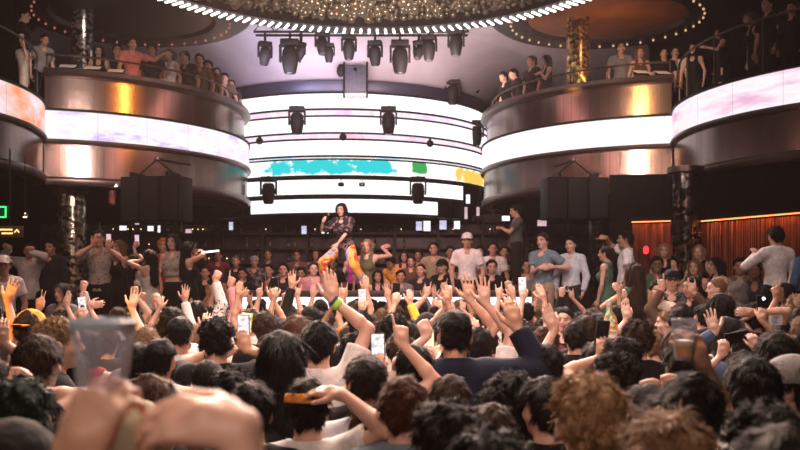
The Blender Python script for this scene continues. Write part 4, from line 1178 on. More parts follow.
def hair_mat(name, col, rough=.62):
    m, nt, b = new_mat(name); N, L = nt.nodes, nt.links
    tc = N.new('ShaderNodeTexCoord'); mp = N.new('ShaderNodeMapping'); mp.inputs['Scale'].default_value = (260, 200, 26); L.new(tc.outputs['Object'], mp.inputs['Vector'])
    nz = N.new('ShaderNodeTexNoise'); nz.inputs['Scale'].default_value = 1; nz.inputs['Detail'].default_value = 4; L.new(mp.outputs[0], nz.inputs['Vector'])
    rp = N.new('ShaderNodeValToRGB'); c = Vector(col)
    rp.color_ramp.elements[0].color = (*(c * .55), 1); rp.color_ramp.elements[1].color = (*(c * 1.5), 1)
    rp.color_ramp.elements[0].position = .35; rp.color_ramp.elements[1].position = .65
    L.new(nz.outputs['Fac'], rp.inputs['Fac']); L.new(rp.outputs['Color'], b.inputs['Base Color'])
    b.inputs['Roughness'].default_value = rough; b.inputs['Specular IOR Level'].default_value = .25
    bp = N.new('ShaderNodeBump'); bp.inputs['Strength'].default_value = 1.0; bp.inputs['Distance'].default_value = .012
    L.new(nz.outputs['Fac'], bp.inputs['Height']); L.new(bp.outputs[0], b.inputs['Normal'])
    return m
HAIR = {k: hair_mat('hair_' + k, c) for k, c in dict(black=(.006, .005, .005), dark=(.011, .007, .006), brown=(.040, .021, .012), auburn=(.075, .024, .010), light=(.22, .125, .065), sandy=(.33, .20, .10), blond=(.40, .26, .14), grey=(.20, .18, .17), orange=(.75, .28, .04), green=(.012, .03, .022), teal=(.03, .2, .18)).items()}
CLOTH = {k: mat('cloth_' + k, c, .85, 0, var=.18, scale=18, bump=.25, bscale=45, sheen=.02, spec=.25) for k, c in dict(
    black=(.008, .007, .0075), white=(.78, .75, .74), grey=(.22, .21, .215), navy=(.010, .014, .032), teal=(.035, .13, .155), blue=(.09, .16, .30), red=(.42, .035, .04), maroon=(.15, .025, .035),
    khaki=(.33, .27, .18), beige=(.55, .45, .35), green=(.07, .13, .09), pink=(.65, .30, .33), orange=(.85, .32, .05), yellow=(.8, .62, .08), polo=(.07, .08, .08), lime=(.50, .62, .05), cream=(.72, .64, .54), slate=(.16, .22, .27),
    brown=(.13, .075, .05), olive=(.10, .10, .05), charcoal=(.025, .023, .025), pale=(.56, .60, .66), magenta=(.45, .05, .26), salmon=(.50, .17, .15), denim=(.07, .10, .17), silver=(.5, .48, .46)).items()}
def print_mat(name, cols, scale=14, rough=.8):
    m, nt, b = new_mat(name); N, L = nt.nodes, nt.links
    tc = N.new('ShaderNodeTexCoord'); nz = N.new('ShaderNodeTexNoise'); nz.inputs['Scale'].default_value = scale; nz.inputs['Detail'].default_value = 2; nz.inputs['Distortion'].default_value = 1.2
    L.new(tc.outputs['Object'], nz.inputs['Vector'])
    rp = N.new('ShaderNodeValToRGB'); cr = rp.color_ramp; cr.interpolation = 'CONSTANT'
    while len(cr.elements) < len(cols): cr.elements.new(.5)
    for i, (e, c) in enumerate(zip(cr.elements, cols)): e.position = 0 if i == 0 else .38 + .26 * (i - 1) / max(1, len(cols) - 2) ; e.color = (*c, 1)
    L.new(nz.outputs['Fac'], rp.inputs['Fac']); L.new(rp.outputs['Color'], b.inputs['Base Color']); b.inputs['Roughness'].default_value = rough
    return m
CLOTH['patbw'] = print_mat('print_black_white', [(.03, .03, .03), (.75, .72, .70), (.03, .03, .03)], 16)
CLOTH['patgrey'] = print_mat('print_grey_floral', [(.16, .14, .13), (.34, .31, .28), (.08, .07, .07)], 18)
CLOTH['tiedye'] = print_mat('print_tie_dye', [(.08, .38, .75), (.85, .45, .40), (.92, .50, .06), (.80, .07, .06), (.95, .62, .12)], 3.2)
CLOTH['patwarm'] = print_mat('print_warm_floral', [(.25, .10, .06), (.60, .40, .28), (.12, .09, .08)], 16)
CLOTH['graphic'] = print_mat('print_black_graphic', [(.012, .01, .012), (.012, .01, .012), (.012, .01, .012), (.30, .17, .18), (.012, .01, .012)], 7)
CLOTH['blackfaint'] = print_mat('print_black_faint', [(.012, .011, .012), (.012, .011, .012), (.22, .20, .20), (.012, .011, .012)], 14)
SHOE = mat('shoe_rubber_white', (.6, .57, .56), .6); SHOEK = mat('shoe_black_leather', (.02, .018, .018), .4)

PEOPLE = []
WARN = []
def person(label, px, top, D, hair='short:dark', cloth='tee:black', bottom='black', skin=2, floor=0.0, face=0.0, pose=None, arms=(), group=None, H=None, X=None, seed=None, cat='person', shoes=False, hat=None):
    """label; pixel column and pixel row of the head top; depth. face: 0 looks to the stage, 180 to the camera, degrees counter-clockwise.
    arms: (side, px, py, extra depth, gesture) palm targets"""
    p = dict(DEF); p.update(pose or {})
    hs, hc = (hair or 'none:black').split(':'); ck, cc = cloth.split(':')
    fy = RAD(face)
    j0 = joints(p)
    hth = {'none': 0, 'buzz': .0, 'curly': .02, 'mop': .03, 'afro': .05, 'bun': .03, 'quiff': .02}.get(hs, .012)
    topl = j0['head'] + j0['Rh'] @ V(0, -.01, .112) + V(0, 0, hth)
    ztop = CAMZ - (top - CY) / FPX * D
    s = (ztop - floor) / topl[2]
    if H: s = H / 1.75; floor = ztop - s * topl[2]
    if not (.86 <= s <= 1.12): WARN.append((label[:50], round(s * 1.75, 2)))
    s = max(.84, min(1.14, s))
    cf, sf = math.cos(fy), math.sin(fy)
    Xh = (px - CX) / FPX * D
    off = V(cf * topl[0] - sf * topl[1], sf * topl[0] + cf * topl[1], 0) * s
    loc = V(Xh - off[0], D - off[1], floor)
    cr = random.Random(hash((round(px), round(top))) & 0xffff)
    for a in arms:
        sd, hx, hy, dd, g = a[:5]; ex = a[5] if len(a) > 5 else {}
        Dh = D + dd; T = V((hx - CX) / FPX * Dh, Dh, CAMZ - (hy - CY) / FPX * Dh) - loc
        T = V(cf * T[0] + sf * T[1], -sf * T[0] + cf * T[1], T[2]) / s
        S = j0['up']((.185 if p['sex'] == 'm' else .16) * (1 if sd == 'R' else -1), -.01, 1.43)
        d = ex.get('d')
        if d is not None: d = V(cf * d[0] + sf * d[1], -sf * d[0] + cf * d[1], d[2])
        dv = nrm(d) if d is not None else nrm(nrm(T - S) * .6 + V(0, 0, .5) * (1 if T[2] > S[2] else -.2))
        w = T - dv * .085
        if np.linalg.norm(w - S) > .58: WARN.append((label[:40], sd, 'arm short by', round(float(np.linalg.norm(w - S) - .537), 2)))
        q = dict(w=tuple(np.round(w, 3)), g=g)
        q['d'] = tuple(np.round(dv, 3))
        if 'n' in ex:
            n = ex['n']; q['n'] = tuple(np.round(V(cf * n[0] + sf * n[1], -sf * n[0] + cf * n[1], n[2]), 3))
        else: q['n'] = tuple(np.round(V(sf, cf, 0), 3)) if not ex.get('own') else (0, 1, 0)
        if 'hint' in ex: q['hint'] = ex['hint']
        p[sd] = q
    p['fine'] = p['fine'] or D < 6.5
    if D > 9.5: p['fat'] = 1.08
    me, j = body_mesh(p)
    root = link('person', me, None, None, loc, fy); root.scale = (s,) * 3
    root.material_slots[0].link = 'OBJECT'; root.material_slots[0].material = SKIN[skin]
    def child(name, m, material):
        o = bpy.data.objects.new(name, m); COL.objects.link(o); o.parent = root
        if not m.materials: m.materials.append(material)
        o.material_slots[0].link = 'OBJECT'; o.material_slots[0].material = material
        return o
    cname = {'tee': 'shirt', 'long': 'shirt', 'jacket': 'jacket', 'tank': 'top', 'dress': 'dress', 'over': 'shirt', 'crop': 'top'}[ck]
    child(cname, shirt_mesh(p, ck), CLOTH[cc])
    if ck != 'dress' or p['legs'] != 'stand': child('trousers', trouser_mesh(p, 'trousers'), CLOTH[bottom])
    if hs != 'none':
        sd = seed if seed is not None else cr.randrange(3)
        if hs in ('cap', 'beanie', 'hood', 'band'):
            M = Matrix(np.vstack([np.column_stack([j['Rh'], j['head']]), [0, 0, 0, 1]]).tolist())
            if hs == 'band' or hs == 'cap':
                o = child('hair', hair_mesh('short', sd), HAIR['dark']); o.matrix_local = M
            o = child({'cap': 'cap', 'beanie': 'beanie', 'hood': 'hood', 'band': 'headband'}[hs], hair_mesh(hs, 0), CLOTH[hc]); o.matrix_local = M @ Matrix.Rotation(RAD(hat or 0), 4, 'Z')
        else:
            o = child('hair', hair_mesh(hs, sd), HAIR[hc])
            o.matrix_local = Matrix(np.vstack([np.column_stack([j['Rh'], j['head']]), [0, 0, 0, 1]]).tolist())
    if shoes:
        for n in 'RL':
            hip, knee, ank = j['leg' + n]
            o = B().lathe([(.01, 0), (.055, .0), (.06, .03), (.05, .07), (.045, .11), (.01, .115)], n=14)
            bmesh.ops.scale(o.bm, vec=(.85, 2.2, 1), verts=o.bm.verts)
            q = o.build('shoe', SHOE if shoes == 'white' else SHOEK, root); q.location = ank + V(0, .055, -.087)
    tag(root, label, cat, group)
    PEOPLE.append((root, px, top, D, loc))
    return root, j, s, loc, fy
def world_of(t, local):
    root, j, s, loc, fy = t
    c, q = math.cos(fy), math.sin(fy); v = np.array(local) * s
    return Vector((c * v[0] - q * v[1] + loc[0], q * v[0] + c * v[1] + loc[1], v[2] + loc[2]))
def wrist_of(t, side):
    S, E, w, hd, pn, g = t[1][side]
    return world_of(t, w), world_of(t, w + hd * .09), world_of(t, w + hd * .10 + nrm(pn) * .03)
# ================================================================ who stands where
F = dict(sex='f')
def fp(**k): d = dict(sex='f'); d.update(k); return d
CR = 'crowd on the dance floor'
PH = []          # phones to make later: (person tuple, side, label, display material)
def C(*a, **k):
    k.setdefault('group', CR); return person(*a, **k)
# ---- nearest rows
C('person with dark curly hair in the bottom left corner', 22, 378, 2.9, 'curly:green', 'tee:black', face=20)
C('person in black beanie lowest in the bottom left corner', 12, 424, 1.9, 'beanie:black', 'jacket:black')
C('person at the left edge raising a pale fist beside the teal shirt man', -22, 352, 3.4, 'short:dark', 'tee:black', skin=0, arms=[('R', 20, 374, .15, 'fist', dict(d=(.2, .3, 1)))])
C('man with short brown hair in teal shirt, left of the raised cup', 38, 336, 4.0, 'short:brown', 'tee:teal', face=-12, skin=1)
C('man with light curly hair in profile, behind the teal shirt man', 57, 318, 4.7, 'curly:sandy', 'tee:black', face=-62, skin=1)
cupper = C('person below the frame whose blurred hand holds up a clear cup', -120, 640, .80, 'short:dark', 'tee:grey', skin=2, H=None, arms=[('R', 97, 402, .36, 'grip', dict(d=(.25, .25, 1), n=(.35, .9, 0), hint=(.8, -.3, -.5)))])
C('person below the frame whose blurred hand points at the left, above bottom edge', 392, 600, .86, 'short:dark', 'tee:black', skin=1, arms=[('L', 180, 420, .27, 'cup', dict(d=(-1, .15, .12), n=(-.1, .6, -.8), hint=(.1, -.4, -1)))])
C('woman with auburn bob beyond the two blurred foreground hands', 150, 376, 3.2, 'bob:auburn', 'tank:black', face=25, pose=F)  # auburn colour stands in for orange light on dark brown hair
C('person in khaki hood between the two blurred foreground hands', 138, 405, 2.45, 'hood:khaki', 'jacket:khaki')
C('person with cropped dark hair beside the messy black haired man', 208, 361, 4.4, 'buzz:dark', 'tee:charcoal')
C('man with messy thick black hair above the blurred pointing hand', 231, 370, 3.95, 'mop:black', 'jacket:black')
C('man with short dark hair and clear ears, below the long haired woman', 251, 383, 3.5, 'short:dark', 'tee:black', skin=1)
C('woman with very long straight black hair and teal top', 281, 331, 4.1, 'long:black', 'tank:teal', pose=F, seed=1)
C('man in white tee with orange headband, his hand on his head', 308, 380, 3.6, 'band:orange', 'tee:white', skin=1, arms=[('R', 322, 391, -.10, 'relax', dict(d=(-1, .1, .1), n=(0, .3, -1), hint=(1, -.5, -.6)))])
C('man with flat dark hair and clipped sides in pale shirt', 368, 358, 3.75, 'fade:dark', 'tee:pale', skin=2)
C('man with reddish brown hair and slate shirt near the bottom centre', 403, 378, 3.4, 'short:auburn', 'tee:slate', skin=1)
C('woman with long coppery hair between flat haired and reddish haired men', 372, 402, 3.6, 'longwavy:auburn', 'tee:khaki', pose=F)
C('person with short brown hair and red shirt below the navy jacket man', 451, 376, 4.15, 'short:brown', 'tee:red')
C('person with thick dark brown hair at the bottom edge, centre', 447, 402, 2.6, 'mop:dark', 'jacket:black')
C('person with short brown hair peeking right of the thick dark brown head', 492, 405, 3.25, 'short:brown', 'tee:charcoal')
C('person with black hair at the bottom edge, closest one right of centre', 491, 430, 2.0, 'curly:black', 'jacket:black')
navy = C('tall black haired man in navy jacket, one arm raised', 455, 311, 4.8, 'fade:black', 'jacket:navy', skin=2, arms=[('R', 512, 312, .12, 'relax', dict(d=(-.3, .1, 1)))])
C('woman with big black hair in front of the navy jacket man', 512, 374, 3.6, 'afro:black', 'tank:black', pose=F)
C('man in black shirt with short dark hair, left of the blond curly head', 546, 378, 3.4, 'short:dark', 'long:black', face=25, skin=1)
C('person with big blond curls and navy collar at the bottom', 588, 374, 2.5, 'curly:sandy', 'jacket:navy', skin=1, seed=2)
C('woman with long auburn hair just right of the blond curly head', 624, 404, 2.7, 'longwavy:auburn', 'tank:brown', pose=F)
C('person with bushy dark curls above the long auburn hair', 614, 352, 3.7, 'curly:dark', 'tee:black')
C('woman in pale tee turned sideways, dark hair in ponytail', 647, 383, 3.35, 'pony:dark', 'tee:pale', face=75, pose=F, skin=1)
C('person with tousled light brown hair at bottom, right of the long auburn hair', 668, 414, 2.1, 'mop:light', 'jacket:black')
beer = C('man with smooth black hair and print shirt holding up a beer cup', 692, 374, 2.9, 'short:black', 'tee:patbw', skin=3, arms=[('R', 694, 341, .08, 'grip', dict(d=(-.35, .1, 1), n=(-.6, .8, 0), hint=(.35, 1, -.1)))])
C('person holding two pale fists up, left of the smooth black hair', 660, 396, 3.25, 'short:dark', 'long:black', skin=1, arms=[('L', 650, 384, .22, 'fist', dict(d=(.1, .3, 1), hint=(-1, 0, -1))), ('R', 672, 379, .28, 'fist', dict(d=(-.1, .3, 1), hint=(1, 0, -1)))])
C('person with black hair right of the raised beer arm', 752, 358, 3.2, 'short:black', 'tee:black')
C('man with short black hair and bare ear left of the grey cap', 773, 372, 4.0, 'short:black', 'tee:charcoal', face=60, skin=2)
C('person in grey cap at the right edge', 792, 358, 3.5, 'cap:grey', 'tee:grey', face=55, skin=1)
C('person with curly black hair in the bottom right corner, upper of two', 766, 404, 2.25, 'curly:black', 'jacket:black')
C('person with dark brown hair in the bottom right corner, lower of two', 784, 428, 1.75, 'short:dark', 'jacket:black')
# ---- middle rows
C('black haired man in white tee, upper of three by the blue jacket', 163, 309, 6.9, 'short:black', 'tee:white', skin=2)
C('man with clipped black hair in white tee, farthest right of that trio', 185, 317, 6.5, 'fade:black', 'tee:white', skin=3)
C('man with clipped black hair and cream tee, lowest of that trio', 168, 338, 5.2, 'fade:black', 'tee:cream', skin=3)
C('short light haired person beside the raised clear cup', 147, 328, 6.0, 'short:light', 'tee:grey', skin=1)
C('person in blue jacket right behind the raised clear cup', 139, 344, 5.1, 'short:dark', 'jacket:blue')
c = C('person with tousled black hair filming with phone, left of long haired woman', 211, 319, 5.2, 'curly:black', 'tee:black', skin=2, arms=[('R', 238, 339, .18, 'grip', dict(d=(-.35, .1, 1))), ('L', 213, 338, .30, 'grip', dict(d=(.2, .1, 1), hint=(-1, .2, -.4)))])
PH.append((222, 328, 5.55, 'white', 'phone with bright white picture held over the tousled black hair', c, 'R'))
c = C('person with rounded brown hair above the long haired woman', 265, 312, 7.2, 'short:brown', 'tee:black')
C('woman with reddish hair right above the long black hair', 298, 316, 6.6, 'longwavy:auburn', 'tank:black', pose=F)
band_man = C('black haired man in white tee, bare arm high, yellow green wristband', 319, 322, 5.1, 'short:black', 'tee:white', skin=1, arms=[('R', 331, 286, .05, 'open', dict(d=(-.16, .1, 1)))])
C('man with thick black hair directly right of the wristband arm', 357, 333, 5.5, 'mop:black', 'tee:grey', skin=2)
C('person with black curls behind the thick haired man', 360, 311, 7.6, 'curly:black', 'tee:black')
C('person with dark curls, left of the pointing pale forearm', 394, 314, 6.9, 'curly:dark', 'tee:white')
C('person with dark hair in white tee holding one open palm high', 479, 328, 5.8, 'short:dark', 'tee:white', skin=1, arms=[('R', 484, 291, .10, 'spread', dict(d=(-.12, .1, 1))), ('L', 472, 327, .15, 'cup', dict(hint=(-1, .2, -.6)))])
C('person with dark hair right behind the navy raised sleeve', 546, 345, 4.9, 'short:dark', 'tee:black')
C('person with short auburn hair under the silvery printed sleeve', 545, 327, 6.3, 'short:auburn', 'tee:grey')
C('person with dark hair below the man facing the camera', 575, 322, 7.0, 'short:dark', 'tee:black')
C('dark haired man on the floor turned to the camera', 567, 308, 9.2, 'short:dark', 'tee:black', face=160, skin=1)
C('person in silvery print tee with bracelet, arm reaching to the stage', 598, 342, 5.5, 'short:dark', 'tee:patgrey', skin=1, arms=[('L', 550, 318, .18, 'flat', dict(d=(-.35, .1, 1)))])
bottle_man = C('man with short brown curls holding up a painted bottle', 637, 319, 5.9, 'curly:brown', 'tee:black', skin=1, arms=[('L', 614, 338, .20, 'grip', dict(d=(-.05, .1, 1)))])
c = C('person with dark mop of hair filming on a black phone', 622, 337, 5.0, 'mop:dark', 'tee:black', skin=2, arms=[('L', 603, 344, .25, 'grip', dict(d=(.15, .1, 1)))])
PH.append((607, 338, 5.32, 'dark', 'dark phone held upright beside the painted bottle', c, 'L'))
C('person with short light hair and flushed face turned sideways', 668, 311, 9.2, 'short:light', 'tee:black', face=70, skin=0)
C('person with straight black hair standing tall left of the flat held phone', 721, 294, 7.8, 'bob:black', 'tee:black', pose=F)
C('woman with long dark hair below the straight black bob', 727, 317, 6.9, 'long:dark', 'tank:black', pose=F)
C('black haired person with forearm across the brow', 754, 303, 8.0, 'short:black', 'tee:black', arms=[('L', 748, 311, -.12, 'relax', dict(d=(-1, 0, .05), n=(0, 1, 0), hint=(-1, -.4, .2))) if False else ('R', 745, 312, -.1, 'relax', dict(d=(-1, 0, .05), hint=(1, -.3, .2)))])
C('woman with dark bob filming with a phone held flat', 744, 351, 5.4, 'bob:dark', 'tee:black', pose=F, skin=1, arms=[('L', 724, 344, .28, 'grip', dict(d=(.3, .1, 1), hint=(-1, .2, -.6))), ('R', 753, 338, .28, 'grip', dict(d=(-.35, .1, 1), hint=(1, .2, -.6)))])
PH.append((737, 338, 5.72, 'flat', 'black phone held flat with both hands over the dark bob'))
C('person with dark hair and orange cap near the left edge', 31, 311, 6.5, 'cap:orange', 'tee:black', hat=170)
# ---- raised arms over the crowd: (hand px, py, depth, gesture, side, hair, cloth, skin, label, extra)
def A(px, py, D, g, side, hair, cloth, skin, label, sex='m', ex=None, lean=None):
    if D > 7.5: D *= 1.10
    Zh = CAMZ - (py - CY) / FPX * D
    H = max(1.64, min(1.86, Zh / 1.165)) if Zh > 1.75 else 1.68
    s = H / 1.75; sg = 1 if side == 'R' else -1
    off = lean if lean is not None else .20
    X = (px - CX) / FPX * D - sg * off * s
    Dp = D - .08
    return C(label, CX + X / Dp * FPX, CY + (CAMZ - H) / Dp * FPX, Dp, hair, cloth, skin=skin, pose=dict(sex=sex), arms=[(side, px, py, .08, g) + ((ex,) if ex else ())])
up_ = lambda x=0.0: dict(d=(x, .1, 1))
A(9, 291, 6.6, 'spread', 'R', 'short:black', 'tee:black', 2, 'person at left edge with amber lit splayed hand, upper of two', ex=up_(.3))
A(3, 330, 5.6, 'relax', 'R', 'short:dark', 'tee:black', 2, 'person at left edge with amber lit hand, lower of two', ex=up_(-.2))
A(84, 283, 9.0, 'fist', 'R', 'short:dark', 'long:silver', 1, 'person in pale grey sleeve with raised fist beside the bronze column', ex=up_(.1))
A(68, 298, 8.4, 'flat', 'R', 'long:dark', 'tank:black', 1, 'woman with flat upright palm left of the grey sleeved fist', 'f', up_(.15))
A(105, 304, 7.6, 'relax', 'R', 'bob:brown', 'tee:black', 1, 'woman with limp raised hand right above the blurred cup', 'f', dict(d=(1, .1, .15)))
A(134, 299, 7.4, 'spread', 'R', 'short:brown', 'tee:black', 0, 'person with big pale splayed hand right of the blurred cup', ex=up_(.2))
A(156, 297, 8.8, 'grip', 'R', 'short:black', 'tee:black', 2, 'person with bent raised arm, left of two tangled arms by the trio', ex=up_(.1))
A(165, 300, 8.2, 'cup', 'L', 'bob:dark', 'tank:black', 1, 'woman with bent raised arm, right of two tangled arms by the trio', 'f', up_(.1))
A(191, 293, 8.6, 'spread', 'R', 'short:black', 'long:white', 2, 'person in white sleeve with yellow lit splayed hand', ex=up_(.05))
A(216, 273, 8.6, 'fist', 'R', 'short:dark', 'long:patbw', 1, 'person in black sleeve with white stripes, small fist high', ex=up_(.3))
A(227, 279, 8.8, 'point', 'R', 'short:dark', 'long:pink', 2, 'person in pale pink sleeve with finger raised, right of the striped sleeve', ex=up_(.15))
A(244, 291, 9.4, 'relax', 'R', 'bob:dark', 'tank:black', 2, 'woman with tan forearm stretched sideways left of the pointing hand', 'f', dict(d=(.9, .1, .4)))
A(258, 290, 9.8, 'point', 'L', 'short:black', 'tee:white', 1, 'person pointing one finger straight up in front of the white strip', ex=up_(0))
c = A(274, 291, 8.0, 'grip', 'L', 'short:dark', 'tee:yellow', 2, 'person in yellow tee holding a dark phone up to the stage', ex=up_(0))
PH.append((273, 281, 8.1, 'dark', 'dark phone raised by the yellow tee in front of the stage strip', c, 'L'))
A(292, 279, 8.7, 'spread', 'L', 'short:black', 'long:black', 2, 'person in black sleeve with orange lit open hand left of the wristband', ex=up_(0))
c = A(246, 333, 6.2, 'grip', 'R', 'short:dark', 'tee:black', 2, 'person holding the phone in yellow case above the crowd')
PH.append((245, 326, 6.25, 'yellow', 'phone in bright yellow case next to the white lit phone', c, 'R'))
A(209, 320, 6.9, 'cup', 'R', 'short:brown', 'tee:black', 1, 'person with cupped raised hand left of the two lit phones')
A(299, 290, 9.6, 'horns', 'R', 'short:dark', 'tee:black', 1, 'person making the horns sign just left of the wristband arm', ex=up_(.1))
A(313, 290, 10.2, 'open', 'L', 'short:brown', 'tee:red', 1, 'person in red tee with open palm behind the wristband arm', ex=up_(0))
A(344, 290, 9.0, 'point', 'L', 'short:dark', 'tee:orange', 2, 'person in orange tee pointing up right of the wristband arm', ex=up_(.05))
A(366, 283, 9.8, 'open', 'R', 'short:brown', 'tee:white', 1, 'person in white tee with open hand below the woman in olive dress', ex=up_(-.05))
c = A(362, 303, 8.2, 'grip', 'L', 'short:dark', 'tee:patbw', 1, 'person in printed tee filming straight up right of the wristband arm', ex=up_(.05))
PH.append((363, 297, 8.25, 'white', 'phone with white picture right of the wristband arm', c, 'L'))
A(388, 291, 9.4, 'peace', 'R', 'short:dark', 'tee:yellow', 2, 'person in yellow tee with two fingers up, left of the raised black phone', ex=up_(0))
c = A(396, 296, 8.4, 'grip', 'L', 'short:black', 'tee:black', 0, 'person with pale arms holding a black phone upright, front centre', ex=up_(.1))
PH.append((400, 289, 8.5, 'dark', 'black phone upright against the white stage strip, centre', c, 'L'))
A(410, 296, 8.8, 'relax', 'R', 'short:brown', 'long:yellow', 1, 'person in yellow sleeve waving right of the raised black phone', ex=up_(0))
A(449, 290, 9.0, 'cup', 'R', 'short:dark', 'tee:white', 1, 'person with curled hand above the navy jacket man', ex=up_(-.1))
A(438, 304, 9.4, 'flat', 'L', 'bob:brown', 'tank:black', 1, 'woman with flat low hand left of the navy jacket man', 'f', dict(d=(-.9, .1, .5)))
A(463, 304, 9.8, 'peace', 'R', 'short:dark', 'tee:black', 1, 'person with small two finger sign right above the navy jacket man', ex=up_(0))
A(423, 324, 5.4, 'fist', 'L', 'short:dark', 'tee:grey', 0, 'person with thin pale arm and ringed fist left of the navy jacket man', ex=up_(-.35))
A(401, 330, 4.6, 'point', 'R', 'short:brown', 'tee:black', 1, 'person with pale forearm pointing up left of the bright phone', ex=up_(-.15))
c = A(429, 352, 6.0, 'grip', 'R', 'short:brown', 'tee:beige', 1, 'person holding the bright warm phone left of the navy jacket', ex=up_(0))
PH.append((421, 348, 5.9, 'warm', 'phone with bright warm picture left of the navy jacket man', c, 'R'))
A(499, 290, 8.8, 'horns', 'L', 'short:dark', 'tee:white', 1, 'person with horns sign right of the high open palm', ex=up_(-.05))
A(508, 302, 7.4, 'open', 'R', 'bob:dark', 'tank:maroon', 1, 'woman in maroon top with tilted open hand right of the high palm', 'f', up_(-.3))
c = A(521, 291, 8.4, 'grip', 'L', 'short:dark', 'tee:maroon', 0, 'person in maroon tee holding up a small white phone', ex=up_(0))
PH.append((523, 285, 8.5, 'white', 'small phone held high near the camera man feet', c, 'L'))
A(541, 292, 7.8, 'open', 'R', 'short:black', 'tee:black', 1, 'person with red lit open hand below the teal shirt man', ex=up_(-.35))
A(562, 289, 9.8, 'point', 'L', 'short:dark', 'long:black', 1, 'person in black sleeve with one finger up below the pale dress shirt', ex=up_(.1))
A(512, 290, 9.6, 'relax', 'R', 'short:brown', 'tee:black', 1, 'person with loose raised hand between horns sign and white phone', ex=up_(-.2))
A(626, 310, 7.2, 'flat', 'L', 'short:light', 'tee:white', 0, 'person with pale forearm and pink band behind the painted bottle', ex=up_(-.1))
A(712, 322, 6.4, 'spread', 'L', 'short:dark', 'long:denim', 0, 'person with pale splayed hand and thin bracelet, left of flat held phone', ex=up_(-.2))
A(700, 345, 6.4, 'cup', 'R', 'bob:brown', 'tee:denim', 1, 'woman with small raised hand right of the beer cup', 'f', up_(0))
c = A(763, 312, 7.4, 'grip', 'R', 'short:dark', 'tee:black', 2, 'person with dark phone with glowing lens held above the flat phone', ex=up_(.1))
PH.append((763, 304, 7.45, 'lens', 'phone with glowing camera light above the flat held phone', c, 'R'))
glass_p = A(771, 338, 6.0, 'grip', 'L', 'bob:dark', 'tee:black', 3, 'woman with brown arm raising a stemmed glass', 'f', up_(.15))
c = A(378, 359, 4.85, 'grip', 'L', 'bob:dark', 'tee:charcoal', 1, 'woman holding the striped white phone near the flat dark hair', 'f')
PH.append((375, 352, 4.9, 'white', 'phone with striped white picture near the flat dark hair', c, 'L'))
c = A(73, 312, 7.6, 'grip', 'L', 'short:dark', 'tee:black', 1, 'person holding a white phone left of the blurred cup', ex=up_(0))
PH.append((73, 306, 7.65, 'white', 'white phone left of the blurred cup, with black round mark', c, 'L'))

# ---- on the terraces
VG = 'guests on the raised terraces'
def T(*a, **k):
    k.setdefault('floor', VIPZ); k.setdefault('group', VG); return person(*a, **k)
perf = person('performer with long dark hair in black tee and colourful trousers, singing on the booth', 341, 203, 16.15, 'long:dark', 'over:graphic', 'tiedye', skin=1, floor=1.905, face=158,
    pose=dict(sex='f', legs='wide', lean=.22, yaw=.15, pitch=.12, fine=True), arms=[('R', 326, 218, -.10, 'fist', dict(d=(.6, -.1, .7), hint=(.9, .2, -.6))), ('L', 331, 254, -.34, 'relax', dict(d=(-.5, -.5, -.8), hint=(-.8, -.2, .2)))], shoes='white', seed=1)
camman = person('camera man in dark grey polo and black trousers standing on the booth', 515, 205, 16.2, 'short:dark', 'tee:polo', 'black', skin=2, floor=1.905, face=96, pose=dict(pitch=-.15),
    arms=[('L', 497, 227, .0, 'grip', dict(d=(-1, -.2, .2), own=1)), ('R', 500, 228, .15, 'grip', dict(d=(-1, .1, .2), own=1))], shoes='black')
T('bearded man in blue grey tee with crossed forearms, by the pale dress shirt', 543, 233, 14.5, 'short:brown', 'tee:slate', 'khaki', skin=1, face=140, arms=[('L', 548, 267, -.24, 'grip', dict(d=(-1, -.1, 0))), ('R', 545, 268, -.28, 'relax', dict(d=(1, -.1, 0)))])
T('man in pale dress shirt and dark trousers standing by the dark column', 571, 237, 14.6, 'short:black', 'long:pale', 'charcoal', skin=1, face=145, shoes='black')
T('man in white tee stretching an arm, left of the short copper curtain', 626, 231, 14.2, 'short:black', 'tee:white', skin=3, face=80, arms=[('R', 601, 237, .1, 'point', dict(d=(-1, 0, .1), own=1))])
T('woman in green top turned away with dark ponytail by the dark column', 606, 246, 12.9, 'pony:dark', 'tank:green', 'green', skin=2, face=60, pose=F)
T('woman with long wavy brown hair and green skirt, seen from behind on the steps', 633, 263, 10.6, 'longwavy:brown', 'tank:green', 'green', skin=1, face=10, floor=.35, pose=F, seed=1, arms=[('L', 615, 287, .1, 'cup', dict(d=(-.6, .1, .8)))])
T('dark bearded man in dark green tee seated under the red lamp', 654, 257, 15.0, 'short:black', 'tee:green', skin=4, face=170, pose=dict(legs='sit'))
T('blond woman in black top standing before the short copper curtain', 667, 243, 15.0, 'long:blond', 'tank:black', skin=1, face=165, pose=F)
T('blond woman standing half hidden right of the black column', 699, 245, 14.7, 'longwavy:blond', 'tank:black', skin=1, face=150, pose=F)
T('woman with light hair seated, arms around her black haired neighbour', 696, 259, 14.2, 'long:light', 'tank:black', skin=1, face=150, pose=fp(legs='sit'))
T('black haired woman seated, looking sideways at the light haired one', 715, 257, 14.0, 'long:black', 'tank:black', skin=1, face=100, pose=fp(legs='sit'))
T('bearded man in grey green tee seated below the long copper curtain', 740, 258, 13.6, 'short:dark', 'tee:olive', skin=3, face=160, pose=dict(legs='sit'))
T('dark skinned woman seated left of the man in white shirt', 755, 262, 12.6, 'pony:black', 'tank:charcoal', skin=4, face=150, pose=fp(legs='sit'))
T('man in white shirt and black trousers seen from behind, right side', 778, 226, 11.8, 'short:black', 'long:white', skin=2, face=10, shoes='black', arms=[('L', 756, 250, .25, 'relax')])
T('person in pale blue shirt cut off at the right edge', 806, 237, 11.7, 'short:dark', 'long:blue', face=20)
